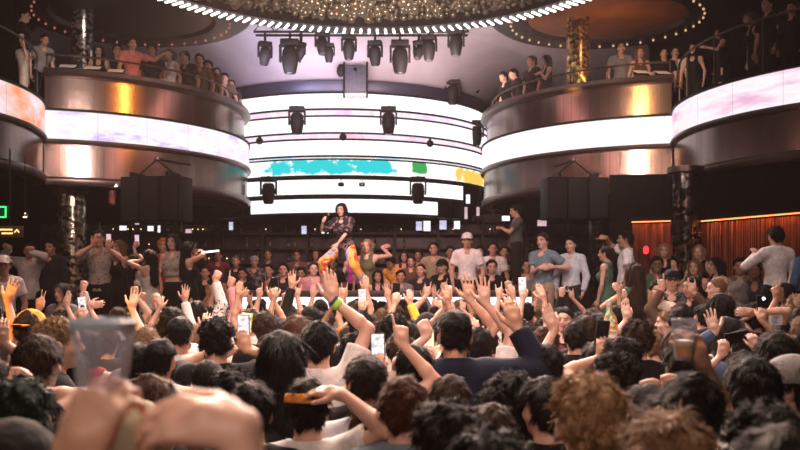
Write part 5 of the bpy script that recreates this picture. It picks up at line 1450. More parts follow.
T('person with white jacket clasping hands, facing the camera on the steps', 659, 281, 10.7, 'short:black', 'jacket:cream', skin=1, face=170, floor=.35, arms=[('L', 660, 297, -.25, 'relax', dict(d=(0, 0, 1))), ('R', 657, 297, -.25, 'relax', dict(d=(0, 0, 1)))])
T('man in black cap and black tee with pale mark, on the steps', 676, 270, 10.9, 'cap:black', 'tee:blackfaint', skin=1, face=165, floor=.35)
T('person in black with dark hair beside the black cap, on the steps', 691, 277, 10.6, 'short:dark', 'tee:black', skin=2, face=120, floor=.35)
T('nearly bald man in white shirt turned sideways on the steps', 711, 279, 10.4, 'buzz:light', 'long:white', skin=0, face=80, floor=.35)
T('blond woman in lime top on the steps', 724, 276, 10.8, 'long:blond', 'tank:lime', 'lime', skin=1, face=60, floor=.35, pose=F)
T('silver haired person on the steps right of the lime top', 737, 281, 10.5, 'bob:grey', 'tee:grey', skin=1, face=30, floor=.35)
T('blond woman in black dress at the right edge, facing left', 796, 294, 10.4, 'bob:blond', 'dress:black', skin=0, face=80, floor=.35, pose=F)
T('woman with dark hair behind the blond one at the right edge', 785, 283, 10.9, 'long:dark', 'tank:charcoal', skin=2, face=110, floor=.35, pose=F)
# left terrace
T('man in white tee and grey jacket dancing with bent arms, at left', 29, 243, 14.0, 'short:dark', 'jacket:silver', skin=2, face=195, arms=[('R', 6, 246, -.1, 'relax', dict(d=(-1, 0, .3))), ('L', 31, 248, -.28, 'fist', dict(d=(.6, -.2, .6)))])
T('person in white cap and white tee seated at the left edge', 4, 256, 12.6, 'cap:white', 'tee:white', skin=2, face=200, pose=dict(legs='sit'))
T('man in dark jacket behind the dancing man, left of the bronze column', 51, 240, 15.0, 'short:black', 'jacket:charcoal', skin=2, face=170)
gp_ = T('tall person in grey print top right of the bronze column', 99, 230, 13.6, 'short:dark', 'tee:patgrey', skin=2, face=185, arms=[('R', 95, 240, -.2, 'relax', dict(d=(.4, -.2, .8))), ('L', 108, 243, -.25, 'grip', dict(d=(0, -.2, 1)))])
c = T('blond woman raising a lit phone among the dancers', 119, 240, 14.6, 'long:light', 'tank:black', skin=1, face=150, pose=F, arms=[('L', 136, 243, -.1, 'grip', dict(d=(.4, -.1, .9)))])
PH.append((137, 239, 14.45, 'pink', 'lit phone raised among the dancers under the balcony', c, 'L'))
PH.append((108, 237, 13.2, 'pink', 'lit phone in front of the grey print top', gp_, 'L'))
T('woman in black and white print dress bending among the dancers', 131, 258, 12.7, 'bob:brown', 'dress:patbw', skin=1, face=120, pose=fp(lean=.35))
T('woman in silver dress with long black hair, among the dancers', 152, 250, 12.6, 'longwavy:black', 'dress:silver', skin=2, face=60, pose=F, arms=[('L', 143, 256, .1, 'cup', dict(own=1))])
T('man in red shirt behind the woman in silver dress', 164, 238, 14.8, 'short:orange', 'tee:red', skin=2, face=190)  # red shirt and orange hair colours stand in for red-orange light
T('woman in printed crop top and black trousers, back of the dancers', 173, 234, 14.2, 'long:dark', 'crop:patgrey', skin=1, face=170, pose=F)
T('woman in black dress holding a light stick, last of the dancers', 189, 241, 13.6, 'long:black', 'dress:black', skin=1, face=-70, pose=F, arms=[('R', 201, 251, -.05, 'grip', dict(own=1, d=(.7, 0, .5))), ('L', 200, 250, .1, 'grip', dict(own=1, d=(.7, 0, .5)))])
T('woman with dark hair facing the camera below the bronze column', 62, 283, 11.0, 'long:dark', 'tee:grey', skin=1, face=165, floor=.35, pose=F)
# behind the booth
BK = 'guests behind the DJ booth'
def Kp(*a, **k): k.setdefault('group', BK); return T(*a, **k)
sit = dict(legs='sit'); sitf = fp(legs='sit')
Kp('blond woman in olive dress stretching an arm, right of the performer', 367, 239, 17.2, 'longwavy:blond', 'dress:olive', skin=1, face=165, pose=F, arms=[('L', 386, 246, 0, 'open', dict(d=(.9, -.2, .25)))])
Kp('woman in magenta top between performer and olive dress', 354, 246, 18.9, 'long:dark', 'tank:magenta', skin=1, face=170, pose=F)
Kp('man in bright orange shirt bending forward behind the booth', 389, 257, 17.5, 'short:dark', 'tee:orange', skin=2, face=150, pose=dict(lean=.5))
Kp('standing man in olive tee behind the right half of the booth', 434, 242, 17.6, 'short:dark', 'tee:khaki', skin=2, face=170)
Kp('tall man in white tee and pale cap behind the booth', 466, 234, 17.0, 'cap:white', 'tee:white', skin=2, face=175)
Kp('man in white tee left of the camera man', 493, 242, 17.3, 'short:dark', 'tee:white', skin=2, face=175)
Kp('man in black with dark hair seated in front of the white tee', 491, 260, 17.0, 'short:black', 'long:black', skin=1, face=180, pose=sit)
Kp('man in black cap and black top leaning low, fourth right of the performer', 443, 259, 17.05, 'cap:black', 'long:black', skin=1, face=150, pose=sit)
Kp('man in black cap seated below the tall man in white', 460, 265, 17.0, 'cap:black', 'tee:black', skin=1, face=165, pose=sit)
Kp('person with brown hair seated between black cap and white tee', 475, 262, 17.4, 'short:brown', 'tee:grey', skin=2, face=180, pose=sit)
Kp('person in grey seated behind the legs of the camera man', 527, 259, 17.1, 'short:dark', 'tee:grey', skin=2, face=170, pose=sit)
Kp('man in black tee with pale chest print, left part behind the booth', 254, 256, 17.2, 'beanie:grey', 'tee:blackfaint', skin=3, face=185)
Kp('smiling man in dark shirt seated right of the pale chest print', 284, 263, 17.1, 'short:dark', 'tee:charcoal', skin=1, face=180, pose=sit)
Kp('man with dark hair seated far left behind the booth', 205, 266, 17.2, 'short:dark', 'tee:black', skin=2, face=190, pose=sit)
Kp('grey haired man standing behind the left end of the booth', 236, 256, 18.2, 'short:grey', 'jacket:charcoal', skin=2, face=185)
Kp('man in black seated left of the pale chest print', 244, 268, 17.0, 'short:black', 'tee:black', skin=3, face=170, pose=sit)
Kp('person seated between chest print man and smiling man', 268, 264, 17.5, 'short:dark', 'tee:maroon', skin=2, face=175, pose=sit)
Kp('dark skinned man seated directly below the performer', 333, 258, 17.3, 'short:black', 'tee:black', skin=4, face=180)
Kp('person in pink tee beside the performer, left of her knee', 314, 262, 17.0, 'short:brown', 'tee:pink', skin=1, face=190, pose=sit)
Kp('person with dark hair left of the pink tee', 300, 267, 17.1, 'short:black', 'tee:charcoal', skin=3, face=180, pose=sit)
Kp('woman seated low under the olive dress', 378, 270, 17.05, 'long:dark', 'tank:black', skin=2, face=180, pose=sitf)
Kp('man in brown tee seated right of the orange shirt', 411, 256, 17.6, 'short:brown', 'tee:brown', skin=1, face=175)
Kp('bald man seated right of the brown tee', 421, 264, 17.1, 'buzz:brown', 'tee:charcoal', skin=1, face=160, pose=sit)
Kp('person with dark hair seated left of the bald man', 401, 270, 17.0, 'short:dark', 'tee:grey', skin=2, face=180, pose=sit)
Kp('person in black hoodie seated behind the camera man', 508, 262, 17.6, 'beanie:black', 'jacket:black', skin=2, face=150)
Kp('man in cream tee far back left of the tall white tee', 450, 246, 19.4, 'short:dark', 'tee:cream', skin=3, face=180)
Kp('man in maroon shirt far back behind the bald man', 418, 250, 19.6, 'short:dark', 'tee:maroon', skin=3, face=180)
Kp('woman far back behind the brown tee', 404, 251, 20.0, 'long:dark', 'tank:maroon', skin=1, face=180, pose=F)
Kp('man far back between smiling man and pink tee', 297, 250, 19.6, 'short:black', 'tee:brown', skin=3, face=180)
Kp('man far back behind the chest print man', 268, 249, 20.0, 'short:brown', 'tee:charcoal', skin=3, face=185)
Kp('man far back behind the far left seated man', 218, 250, 19.5, 'short:dark', 'tee:maroon', skin=3, face=190)
Kp('woman far back left of the woman in magenta', 316, 249, 20.2, 'long:brown', 'tank:black', skin=2, face=180, pose=F)
Kp('man in red brown shirt far back right of the man in white tee', 504, 246, 19.5, 'short:dark', 'tee:maroon', skin=2, face=180)
Kp('man far back between olive tee and tall white tee, grey shirt', 480, 246, 19.0, 'short:dark', 'tee:grey', skin=2, face=170)
# ---- balconies
BZ = 5.42
BG = 'guests leaning over the balconies'
def Bp(*a, **k):
    k.setdefault('floor', BZ); k.setdefault('group', BG); a = list(a); a[3] *= 1.012; return person(*a, **k)
Bp('man in salmon shirt reaching out over the left balcony', 132, 38, 18.95, 'short:dark', 'tee:salmon', skin=2, face=215, arms=[('L', 168, 54, .2, 'relax', dict(d=(1, 0, -.1)))])
Bp('man in black shirt and beige trousers standing on the left edge balcony', 23, 9, 17.0, 'short:dark', 'tee:black', 'beige', skin=1, face=-70)
Bp('person in grey shirt bowing behind the man in black, left edge balcony', 45, 34, 17.9, 'short:dark', 'tee:grey', skin=2, face=230, pose=dict(lean=.25))
Bp('person in the dark behind the silver column, left balcony', 99, 46, 19.9, 'long:dark', 'tank:black', skin=2, face=190, pose=F)
Bp('person in black between salmon shirt and the silver column', 116, 42, 20.0, 'short:black', 'tee:black', skin=3, face=200)
Bp('person in black right of the salmon shirt, left balcony', 152, 45, 19.6, 'short:black', 'tee:black', skin=3, face=190)
Bp('woman in white top right of the reaching hand, left balcony', 170, 49, 20.0, 'long:dark', 'tank:white', skin=1, face=160, pose=F)
Bp('person in black leaning on the left balcony, left of the dark haired man', 184, 51, 20.3, 'short:dark', 'tee:black', skin=2, face=150, pose=dict(lean=.22))
Bp('dark haired man in brown leaning over the left balcony', 198, 52, 20.5, 'short:black', 'tee:brown', skin=2, face=185, pose=dict(lean=.22))
Bp('person in maroon leaning out, fourth from the stage end of left balcony', 206, 58, 20.8, 'short:dark', 'tee:maroon', skin=2, face=170, pose=dict(lean=.22))
Bp('woman with brown hair in maroon top, third from that stage end', 214, 64, 20.95, 'long:brown', 'tank:maroon', skin=1, face=190, pose=fp(lean=.22))
Bp('person in brown, second from the stage end of the left balcony', 222, 70, 21.2, 'short:dark', 'tee:brown', skin=2, face=180, pose=dict(lean=.22))
Bp('person closest to the stage end of the left balcony', 229, 77, 21.5, 'short:dark', 'tee:charcoal', skin=3, face=180)
Bp('person in black bending at the stage end of right balcony, outer one', 503, 72, 21.6, 'short:dark', 'tee:black', skin=1, face=120, pose=dict(lean=.2))
Bp('person in black jacket at the stage end of right balcony, inner one', 513, 69, 21.3, 'short:black', 'jacket:black', skin=1, face=100, pose=dict(lean=.2), arms=[('L', 524, 76, -.1, 'relax') ] if False else ())
Bp('bearded man with orange lit face on the right balcony', 532, 56, 20.4, 'short:dark', 'tee:black', skin=2, face=120)
Bp('woman in black top with dark hair, left of the golden column', 546, 55, 20.0, 'long:dark', 'tank:black', skin=1, face=110, pose=F, arms=[('L', 537, 74, -.1, 'relax', dict(own=1))])
Bp('man in grey tee standing right of the golden column', 621, 42, 19.5, 'short:brown', 'tee:grey', skin=1, face=175)
Bp('woman with long light hair right of the man in grey tee', 640, 47, 19.4, 'long:light', 'tank:brown', skin=1, face=175, pose=F)
Bp('man at the balcony table, left of two close together', 664, 48, 19.2, 'short:dark', 'tee:black', skin=2, face=170)
Bp('man at the balcony table, right of two close together', 675, 47, 19.5, 'short:brown', 'tee:white', skin=1, face=175)
Bp('woman with dark hair and orange lit face, right end of balcony table', 693, 43, 18.9, 'bob:dark', 'tank:black', skin=1, face=150, pose=F)
Bp('woman in black dress leaning on the rail of the right edge balcony', 721, 27, 17.3, 'long:dark', 'dress:black', skin=1, face=80, pose=F, arms=[('L', 703, 47, -.1, 'relax', dict(own=1, d=(-1, 0, .1)))])
Bp('woman with light brown hair on the right edge balcony, behind the black dress', 749, 12, 17.3, 'longwavy:light', 'tank:black', skin=1, face=90, pose=fp(lean=.15))
Bp('big man in black tee on the right edge balcony', 768, -4, 16.8, 'short:black', 'tee:black', skin=2, face=110)
Bp('person in dark clothes at the far right of the right edge balcony', 792, 2, 16.2, 'short:dark', 'long:black', skin=2, face=130)

# ---- the rest of the crowd between them
rc = random.Random(21)
hair_w = {'short:black': 'short black hair', 'short:dark': 'short dark hair', 'short:brown': 'short brown hair', 'curly:dark': 'dark curls', 'fade:black': 'clipped black hair', 'mop:brown': 'tousled brown hair', 'long:dark': 'long dark hair', 'long:brown': 'long brown hair',
          'longwavy:light': 'light wavy hair', 'bob:dark': 'dark bob', 'bob:auburn': 'auburn bob', 'short:light': 'short light hair', 'bun:dark': 'dark hair in a bun', 'pony:brown': 'brown ponytail', 'short:auburn': 'short auburn hair', 'cap:black': 'black cap', 'cap:white': 'white cap', 'longwavy:black': 'wavy black hair', 'curly:black': 'black curls', 'longwavy:blond': 'wavy blond hair'}
males = ['short:black'] * 3 + ['short:dark'] * 4 + ['short:brown'] * 3 + ['curly:dark', 'fade:black', 'mop:brown', 'short:light', 'short:auburn', 'cap:black', 'cap:white', 'curly:black']
fem = ['long:dark', 'long:brown', 'longwavy:light', 'bob:dark', 'bob:auburn', 'bun:dark', 'pony:brown', 'longwavy:black', 'longwavy:blond']
cl_w = ['black', 'black', 'black', 'white', 'white', 'grey', 'navy', 'maroon', 'olive', 'red', 'beige', 'charcoal', 'denim', 'green', 'pink', 'brown']
# nobody stands inside a neighbour: step apart along the depth
fixed = {perf[0].name, camman[0].name}
for it in range(14):
    for i, a in enumerate(PEOPLE):
        for b in PEOPLE[i + 1:]:
            if a[3] < 5.2 or b[3] < 5.2 or abs(a[4][2] - b[4][2]) > .8: continue
            dx, dy = b[4][0] - a[4][0], b[4][1] - a[4][1]
            if dx * dx + dy * dy >= .40 ** 2: continue
            m = .035 if dy >= 0 else -.035
            bal = a[4][2] > 4
            for q, sgn in ((a, -1), (b, 1)):
                if q[0].name in fixed or abs(q[4][1] + sgn * m - (q[0].get('y0') or q[4][1])) > .34: continue
                if bal and sgn * m < 0: continue
                if 'y0' not in q[0]: q[0]['y0'] = float(q[4][1])
                q[4][1] += sgn * m; q[0].location.y = q[4][1]
for q in PEOPLE:
    if 'y0' in q[0]: del q[0]['y0']
taken = [(o.location.x, o.location.y) for o, *_ in PEOPLE]
poses = [None] * 9 + ['R', 'L', 'R', 'L', 'both']
gest = ['open', 'fist', 'point', 'horns', 'spread', 'peace', 'relax']
auto = []
tries = 0
while len(auto) < 122 and tries < 30000:
    tries += 1
    D = 14.6 - 10.4 * rc.random() ** 1.1
    xl, xr = (-.50 * D, .50 * D) if D < 10.0 else ((-3.4, 2.3) if D < 12.6 else (-3.1, 1.6))
    X = rc.uniform(xl, xr)
    if any((X - a) ** 2 + (D - b) ** 2 < .39 ** 2 for a, b in taken): continue
    px = CX + X / D * FPX
    if not -8 < px < 808: continue
    isf = rc.random() < .36
    H = rc.uniform(1.60, 1.72) if isf else rc.uniform(1.66, 1.80)
    top = CY + (CAMZ - H) / D * FPX
    # do not cover a face or hand that is placed from the photograph: stay behind or clear of nearer heads
    if D < 7 and any(abs(px - q[1]) < 16 and abs(D - q[3]) < 1.6 and q[3] > D and abs(top - q[2]) < 40 for q in PEOPLE): continue
    hr = rc.choice(fem if isf else males); clc = rc.choice(cl_w); pz = rc.choice(poses) if D > 6.2 else None
    sk = rc.choice([0, 1, 1, 2, 2, 2, 3, 4])
    sd = D > 10.5
    arms = []
    g = rc.choice(gest)
    for sdn, sg in (('R', 1), ('L', -1)):
        if pz in (sdn, 'both'):
            hz = H * rc.uniform(1.10, 1.17); hx = X + sg * rc.uniform(.10, .26)
            arms.append((sdn, CX + hx / (D + .1) * FPX, CY + (CAMZ - hz) / (D + .1) * FPX, .1, g, up_(rc.uniform(-.2, .2))))
    kd = rc.choice(['tank', 'tee']) if isf else rc.choice(['tee', 'tee', 'tee', 'long'])
    gw = dict(open='open hand', fist='fist', point='pointing finger', horns='horns sign', spread='splayed hand', peace='two fingers', relax='loose hand')[g]
    pw = {None: '', 'R': f', right {gw} up', 'L': f', left {gw} up', 'both': ', both arms up'}[pz]
    zone = 'front rows' if D > 11 else 'middle rows' if D > 8 else 'nearer rows'
    noun = 'woman' if isf else 'man'
    desc = f'{noun}, {hair_w[hr]}, {clc} {"top" if kd == "tank" else "shirt"}{pw}, {zone}'
    t = C(desc, px, top, D, hr, f'{kd}:{clc}', rc.choice(['black', 'denim', 'charcoal', 'khaki']), skin=sk, pose=dict(sex='f' if isf else 'm', yaw=rc.choice([0, 0, .3, -.3]), pitch=.1), arms=arms)
    auto.append((t, desc, px)); taken.append((t[3][0], t[3][1]))
from collections import defaultdict
by = defaultdict(list)
for t, d, px in auto: by[d].append((px, t))
ORD = [w + ' from left' for w in ('first', 'second', 'third', 'fourth', 'fifth', 'sixth', 'seventh', 'eighth', 'ninth')]
for d, v in by.items():
    if len(v) > 1:
        v.sort(key=lambda q: q[0])
        for i, (_, t) in enumerate(v): t[0]['label'] = d + f', {ORD[i]}'
labs = defaultdict(list)
for o, *_ in PEOPLE: labs[o['label']].append(o)
print('DUP', [k for k, v in labs.items() if len(v) > 1]); print('LONG', [k for k in labs if len(k.replace(',', ' ').split()) > 16])

# ================================================================ things in hands and on tables
GLASSM = bpy.data.materials.new('clear_plastic'); GLASSM.use_nodes = True
nt_ = GLASSM.node_tree; nt_.nodes.remove(nt_.nodes['Principled BSDF'])
tr_ = nt_.nodes.new('ShaderNodeBsdfTransparent'); tr_.inputs['Color'].default_value = (.93, .93, .95, 1)
gl_ = nt_.nodes.new('ShaderNodeBsdfPrincipled'); gl_.inputs['Base Color'].default_value = (.62, .64, .68, 1); gl_.inputs['Roughness'].default_value = .2
mx_ = nt_.nodes.new('ShaderNodeMixShader'); lw_ = nt_.nodes.new('ShaderNodeLayerWeight'); lw_.inputs['Blend'].default_value = .25
mr_ = nt_.nodes.new('ShaderNodeMapRange'); mr_.inputs['To Min'].default_value = .10; mr_.inputs['To Max'].default_value = .65
nt_.links.new(lw_.outputs['Facing'], mr_.inputs['Value']); nt_.links.new(mr_.outputs[0], mx_.inputs[0]); nt_.links.new(tr_.outputs[0], mx_.inputs[1]); nt_.links.new(gl_.outputs[0], mx_.inputs[2])
nt_.links.new(mx_.outputs[0], nt_.nodes['Material Output'].inputs[0])
BEER = mat('beer', (.80, .34, .03), .2, 0, var=.15, spec=.6); FOAM = mat('beer_foam', (.85, .74, .58), .8, bump=.3); ICE = mat('cup_rim_frosted', (.55, .66, .74), .35)
def cup(loc, r, h, label, beer=0.0, tilt=(0, 0), rim=None):
    root = empty('plastic_cup', loc); root.rotation_euler = (tilt[0], tilt[1], 0)
    B().lathe([(r * .70, 0), (r * .97, h), (r, h), (r * 1.0, h - .004), (r * .95, h * .8), (r * .66, .006), (.002, .006), (.002, 0)], n=28).build('cup_body', GLASSM, root)
    rr = B().lathe([(r * .985, h - .012), (r * 1.04, h - .008), (r * 1.05, h + .001), (r * .97, h + .003), (r * .95, h - .012)], n=28, ring=True)
    rr.build('rim', rim or GLASSM, root)
    if beer:
        q = r * (.68 + .27 * beer)
        B().lathe([(.002, .012), (r * .65, .012), (q * .97, h * beer), (.002, h * beer)], n=24).build('drink', BEER, root)
        B().lathe([(.002, h * beer), (q * .965, h * beer), (q * .97, h * beer + .016), (.002, h * beer + .02)], n=24).build('foam', FOAM, root)
    tag(root, label, 'cup')
w, pc, gp = wrist_of(cupper, 'R')
cup(Vector((W(101, 355, pc.y + .03).x, pc.y + .03, W(101, 402, pc.y + .03).z)), .042, W(101, 321, pc.y + .03).z - W(101, 402, pc.y + .03).z, 'blurred empty clear cup with pale blue rim held close to the camera', 0, (0, .03), ICE)
w, pc, gp = wrist_of(beer, 'R')
yb = pc.y - .055
cup(Vector((W(684, 350, yb).x, yb, W(684, 360, yb).z)), .040, W(684, 319, yb).z - W(684, 360, yb).z, 'clear cup with a little amber beer raised by the print shirt man', .36, (0, .0))
SCRM = dict(white=glow('phone_picture_white', (1, .90, .92), 1.3, .55, 30), yellow=glow('phone_picture_pale', (1, .93, .80), 1.2, .5, 30), warm=glow('phone_picture_warm', (1, .74, .45), 1.6, .35, 25), dark=mat('phone_display_dark', (.012, .012, .014), .12, 0, spec=.8), flat=mat('phone_display_dark', (.012, .012, .014)), pink=glow('phone_picture_pink', (1, .70, .76), 1.0, .4, 30), lens=mat('phone_display_dark', (.012, .012, .014)))
CASE = dict(yellow=mat('phone_case_yellow', (.85, .68, .04), .5), other=mat('phone_case_black', (.02, .02, .022), .35), white=mat('phone_case_white', (.7, .68, .68), .4))
def phone(px, py, D, kind, label, holder=None, side='R'):
    p = W(px, py, D)
    if holder and kind == 'flat': p = (wrist_of(holder, 'L')[2] + wrist_of(holder, 'R')[2]) / 2 + Vector((0, 0, .02))
    elif holder: p = wrist_of(holder, side)[2] + Vector((0, .0, .045))
    root = empty('phone', p)
    w_, h_ = .078, .158
    if kind == 'flat': w_, h_ = h_, w_; root.rotation_euler = (0, RAD(-10), 0)
    else: root.rotation_euler = (0, RAD((px * 7) % 17 - 8), 0)
    B().box((0, .005, 0), (w_, .010, h_), bevel=.004).build('case', CASE['yellow'] if kind == 'yellow' else CASE['white'] if kind == 'white' and D > 7 else CASE['other'], root)
    B().box((0, -.0012, 0), (w_ - .010, .002, h_ - .012)).build('display', SCRM[kind], root)
    if kind == 'yellow':
        for z in (.04, -.045): B().box((0, -.003, z), (w_ - .01, .002, .022)).build('stripe', CASE['yellow'], root)
    if kind == 'lens': B().tube((.02, -.004, .05), (.02, -.001, .05), .012, n=12).build('camera_light', glow('phone_flash', (.9, .95, 1), 9), root)
    if kind == 'white' and D > 7 and px < 100: B().tube((0, -.004, -.02), (0, -.001, -.02), .022, n=16).build('round_mark', CASE['other'], root)
    tag(root, label, 'phone', 'phones held over the crowd')
for q in PH: phone(*q)
# painted bottle
w, pc, gp = wrist_of(bottle_man, 'L')
pb = W(613, 344, pc.y + .045)
bt = empty('painted_bottle', pb); bt.rotation_euler = (0, RAD(-6), 0)
PAINT = print_mat('bottle_paint', [(.10, .55, .55), (.85, .80, .74), (.85, .30, .06), (.10, .45, .16), (.88, .84, .80)], 17, .3)
B().lathe([(.042, 0), (.046, .01), (.046, .15), (.040, .185), (.020, .225), (.016, .27), (.002, .27)], n=24).build('glass_body', PAINT, bt)
B().lathe([(.0165, .265), (.018, .27), (.018, .30), (.002, .30)], n=16).build('cap', CLOTH['white'], bt)
tag(bt, 'bottle painted turquoise, white and orange, held up by the brown curly haired man', 'bottle')
# stemmed glass
w, pc, gp = wrist_of(glass_p, 'L')
pg = W(776, 342, pc.y + .03); sg = empty('stemmed_glass', pg)
B().lathe([(.035, 0), (.035, .003), (.005, .008), (.004, .07), (.03, .09), (.042, .13), (.040, .18), (.038, .18), (.040, .13), (.027, .092), (.002, .085)], n=24).build('glass', GLASSM, sg)
B().lathe([(.002, .094), (.026, .095), (.036, .12), (.002, .12)], n=20).build('drink', CLOTH['silver'], sg)
tag(sg, 'clear stemmed glass held up near the right edge', 'glass')
# wristbands and bracelets: part of the wearer
def band_on(t, side, m, back=.02, r=.031, wd=.026, nm='wristband'):
    root, j, s, loc, fy = t; S, E, w, hd, pn, g = j[side]; d = nrm(w - E)
    c = w - d * back
    o = B().lathe([(r - .004, -wd / 2), (r, -wd / 2), (r + .002, 0), (r, wd / 2), (r - .004, wd / 2), (r - .006, 0)], n=20, ring=True).build(nm, m, root)
    o.location = c; o.rotation_euler = Vector(d).to_track_quat('Z', 'Y').to_euler()
    return o
LIME = mat('wristband_lime', (.45, .85, .10), .4); NAVYB = mat('wristband_navy', (.05, .06, .12), .5)
band_on(band_man, 'R', LIME, .028, .036, .030)['label'] = 'yellow green wristband'
band_on(band_man, 'R', NAVYB, .001, .035, .016)['label'] = 'dark wristband'
# microphone
w, pc, gp = wrist_of(perf, 'R')
mc = empty('microphone', pc + Vector((.0, -.03, -.03)))
B().tube((-.02, 0, -.09), (.035, 0, .06), .014, .019, n=14).build('handle', BLACK, mc)
B().sphere((.045, 0, .088), .030, 14, 10).build('grille', STEEL, mc)
tag(mc, 'microphone in the fist of the performer on the booth', 'microphone')
# video camera on a grip
cx_ = W(492, 222, 16.15); vc = empty('video_camera', cx_)
B().box((0, 0, .06), (.30, .13, .15), bevel=.02).build('body', BLACK, vc)
B().lathe([(.05, 0), (.055, .04), (.05, .14), (.062, .16), (.062, .2), (.05, .2)], n=18, M=Matrix.Translation((-.14, 0, .06)) @ Matrix.Rotation(-math.pi / 2, 4, 'Y')).build('lens', BLACK, vc)
B().box((.02, 0, .22), (.20, .04, .03), bevel=.01).build('top_handle', BLACK, vc); B().box((.02, 0, .17), (.03, .03, .09)).build('handle_post', BLACK, vc)
f_ = B().box((.24, -.06, .06), (.16, .02, .11), bevel=.004).build('monitor', BLACK, vc); B().box((.24, -.073, .06), (.14, .004, .09)).build('display', SCR[2], f_)
B().tube((.04, 0, 0), (.06, 0, -.16), .018, n=10).build('grip', BLACK, vc)
tag(vc, 'black video camera with white monitor in the hands of the camera man', 'camera')
# light stick of the dancer
ls = W(211, 251.5, 13.45); st = empty('light_stick', ls); st.rotation_euler = (0, RAD(-6), 0)
B().tube((-.14, 0, 0), (.12, 0, 0), .014, n=10).build('tube', glow('stick_white', (1, .88, .90), 2.5), st); B().tube((-.20, 0, 0), (-.14, 0, 0), .017, n=10).build('handle', BLACK, st)
tag(st, 'white glowing light stick held by the last dancer left of the booth', 'light stick')
# sofas behind the booth and in the lounge
def sofa(x0, x1, y, label, face=1, rz=0, base=VIPZ):
    L_ = x1 - x0; r = empty('lounge_sofa', ((x0 + x1) / 2, y, base), rz)
    lea = mat('sofa_dark_leather', (.05, .028, .03), .45, bump=.15)
    B().box((0, 0, .17), (L_, .62, .22), bevel=.03).build('frame', lea, r)
    n = max(1, round(L_ / .9))
    for i in range(n): B().box((-L_ / 2 + L_ * (i + .5) / n, -.03, .35), (L_ / n - .015, .56, .13), bevel=.04).build('seat_cushion', lea, r)
    B().box((0, .30, .55), (L_, .14, .62), bevel=.05).build('backrest', lea, r)
    for sx in (-1, 1):
        for sy in (-.24, .24): B().tube((sx * (L_ / 2 - .08), sy, 0), (sx * (L_ / 2 - .08), sy, .07), .025, n=10).build('leg', BLACK, r)
    tag(r, label, 'sofa')
sofa(-3.25, 2.6, 17.25, 'long dark leather sofa hidden by the guests right behind the DJ booth')
sofa(3.9, 5.3, 14.35, 'dark leather sofa with seated guests before the copper curtains', rz=RAD(-12))
for x, y, d in ((3.55, 13.3, 'low round black table right of the dark column'), (4.7, 12.4, 'low round black table before the seated guests at right'), (-4.6, 15.6, 'low round black table behind the dancers')): vip_table(x, y, d)
# white menus lying on the balcony ledges
for px, py, D, nm in ((68, 60, 17.95, 'at the silver column'), (93, 61.5, 18.1, 'right of the silver column'), (116, 65.5, 18.35, 'under the salmon shirt'), (168, 76, 19.2, 'near the stage end of the left balcony'), (641, 69, 18.45, 'under the long light haired woman'), (662, 71, 18.5, 'in front of the two men at the table')):
    X = (px - CX) / FPX * D
    r = empty('menu_card', (X, D, 6.31)); r.rotation_euler = (RAD(24), 0, RAD(10))
    B().box((0, 0, .06), (.30, .26, .006)).build('card', CLOTH['white'], r); B().box((0, .05, .025), (.26, .02, .07)).build('prop', BLACK, r)
    tag(r, 'white card propped on the balcony ledge, ' + nm, 'card', 'cards on the balcony ledges')
print('PEOPLE', len(PEOPLE), 'meshes', len(CACHE), 'verts', sum(len((m[0] if isinstance(m, tuple) else m).vertices) for m in CACHE.values()), time.time() - T0)
for x in WARN: print('WARN', x)
HAZE = .0006
# ---------------------------------------------------------------- light and camera
def area(name, loc, target, size, power, col, spread=None, sy=None):
    l = bpy.data.lights.new(name, 'AREA'); l.energy = power; l.color = col; l.size = size
    if sy: l.shape = 'RECTANGLE'; l.size_y = sy
    if spread: l.spread = RAD(spread)
    o = bpy.data.objects.new(name, l); COL.objects.link(o); o.location = loc
    o.rotation_euler = (Vector(target) - Vector(loc)).to_track_quat('-Z', 'Y').to_euler()
    return o
def spot(name, loc, target, power, col, ang=30, blend=.5, r=.1):
    l = bpy.data.lights.new(name, 'SPOT'); l.energy = power; l.color = col; l.spot_size = RAD(ang); l.spot_blend = blend; l.shadow_soft_size = r
    o = bpy.data.objects.new(name, l); COL.objects.link(o); o.location = loc
    o.rotation_euler = (Vector(target) - Vector(loc)).to_track_quat('-Z', 'Y').to_euler()
    return o
# wash over the dance floor from the chandelier height and from the stage side
area('crowd_wash', (-.3, 8.0, 7.2), (-.3, 6.5, 1.5), 3.0, 400, (1, .80, .70), spread=110, sy=3.0)
area('stage_wash_left', (-3.2, 15.5, 6.6), (-1.5, 6.0, 1.6), 1.0, 500, (1, .66, .48), spread=90)
area('stage_wash_right', (2.2, 15.5, 6.6), (1.0, 6.0, 1.6), 1.0, 400, (1, .70, .64), spread=90)
area('house_front', (0, -1.0, 7.4), (0, 9.5, 1.9), 1.2, 90, (1, .70, .60), spread=50)
area('near_rig', (.6, 4.6, 5.6), (.1, 2.2, 1.7), .8, 62, (1, .64, .46), spread=100)
# performer and terrace
spot('performer_key', (-2.2, 7.5, 6.8), (-1.2, 16.2, 2.9), 2600, (1, .84, .80), 10, .7)
area('terrace_wash', (-.5, 17.6, 6.3), (-.5, 21.0, 1.2), 2.5, 70, (1, .48, .48))
area('booth_back', (-.5, 13.2, 5.6), (-.5, 17.6, 2.2), 1.5, 75, (1, .56, .52), spread=110)
area('dancers_wash', (-5.0, 11.8, 5.4), (-5.0, 14.4, 1.8), 1.0, 45, (1, .58, .50))
area('booth_right', (2.0, 10.5, 5.4), (2.5, 14.0, 1.9), .8, 22, (1, .78, .76), spread=80)  # added lamp to brighten the guests right of the booth
area('lounge_wash', (4.4, 9.8, 5.2), (4.6, 13.4, 1.6), 1.0, 27, (1, .74, .68))
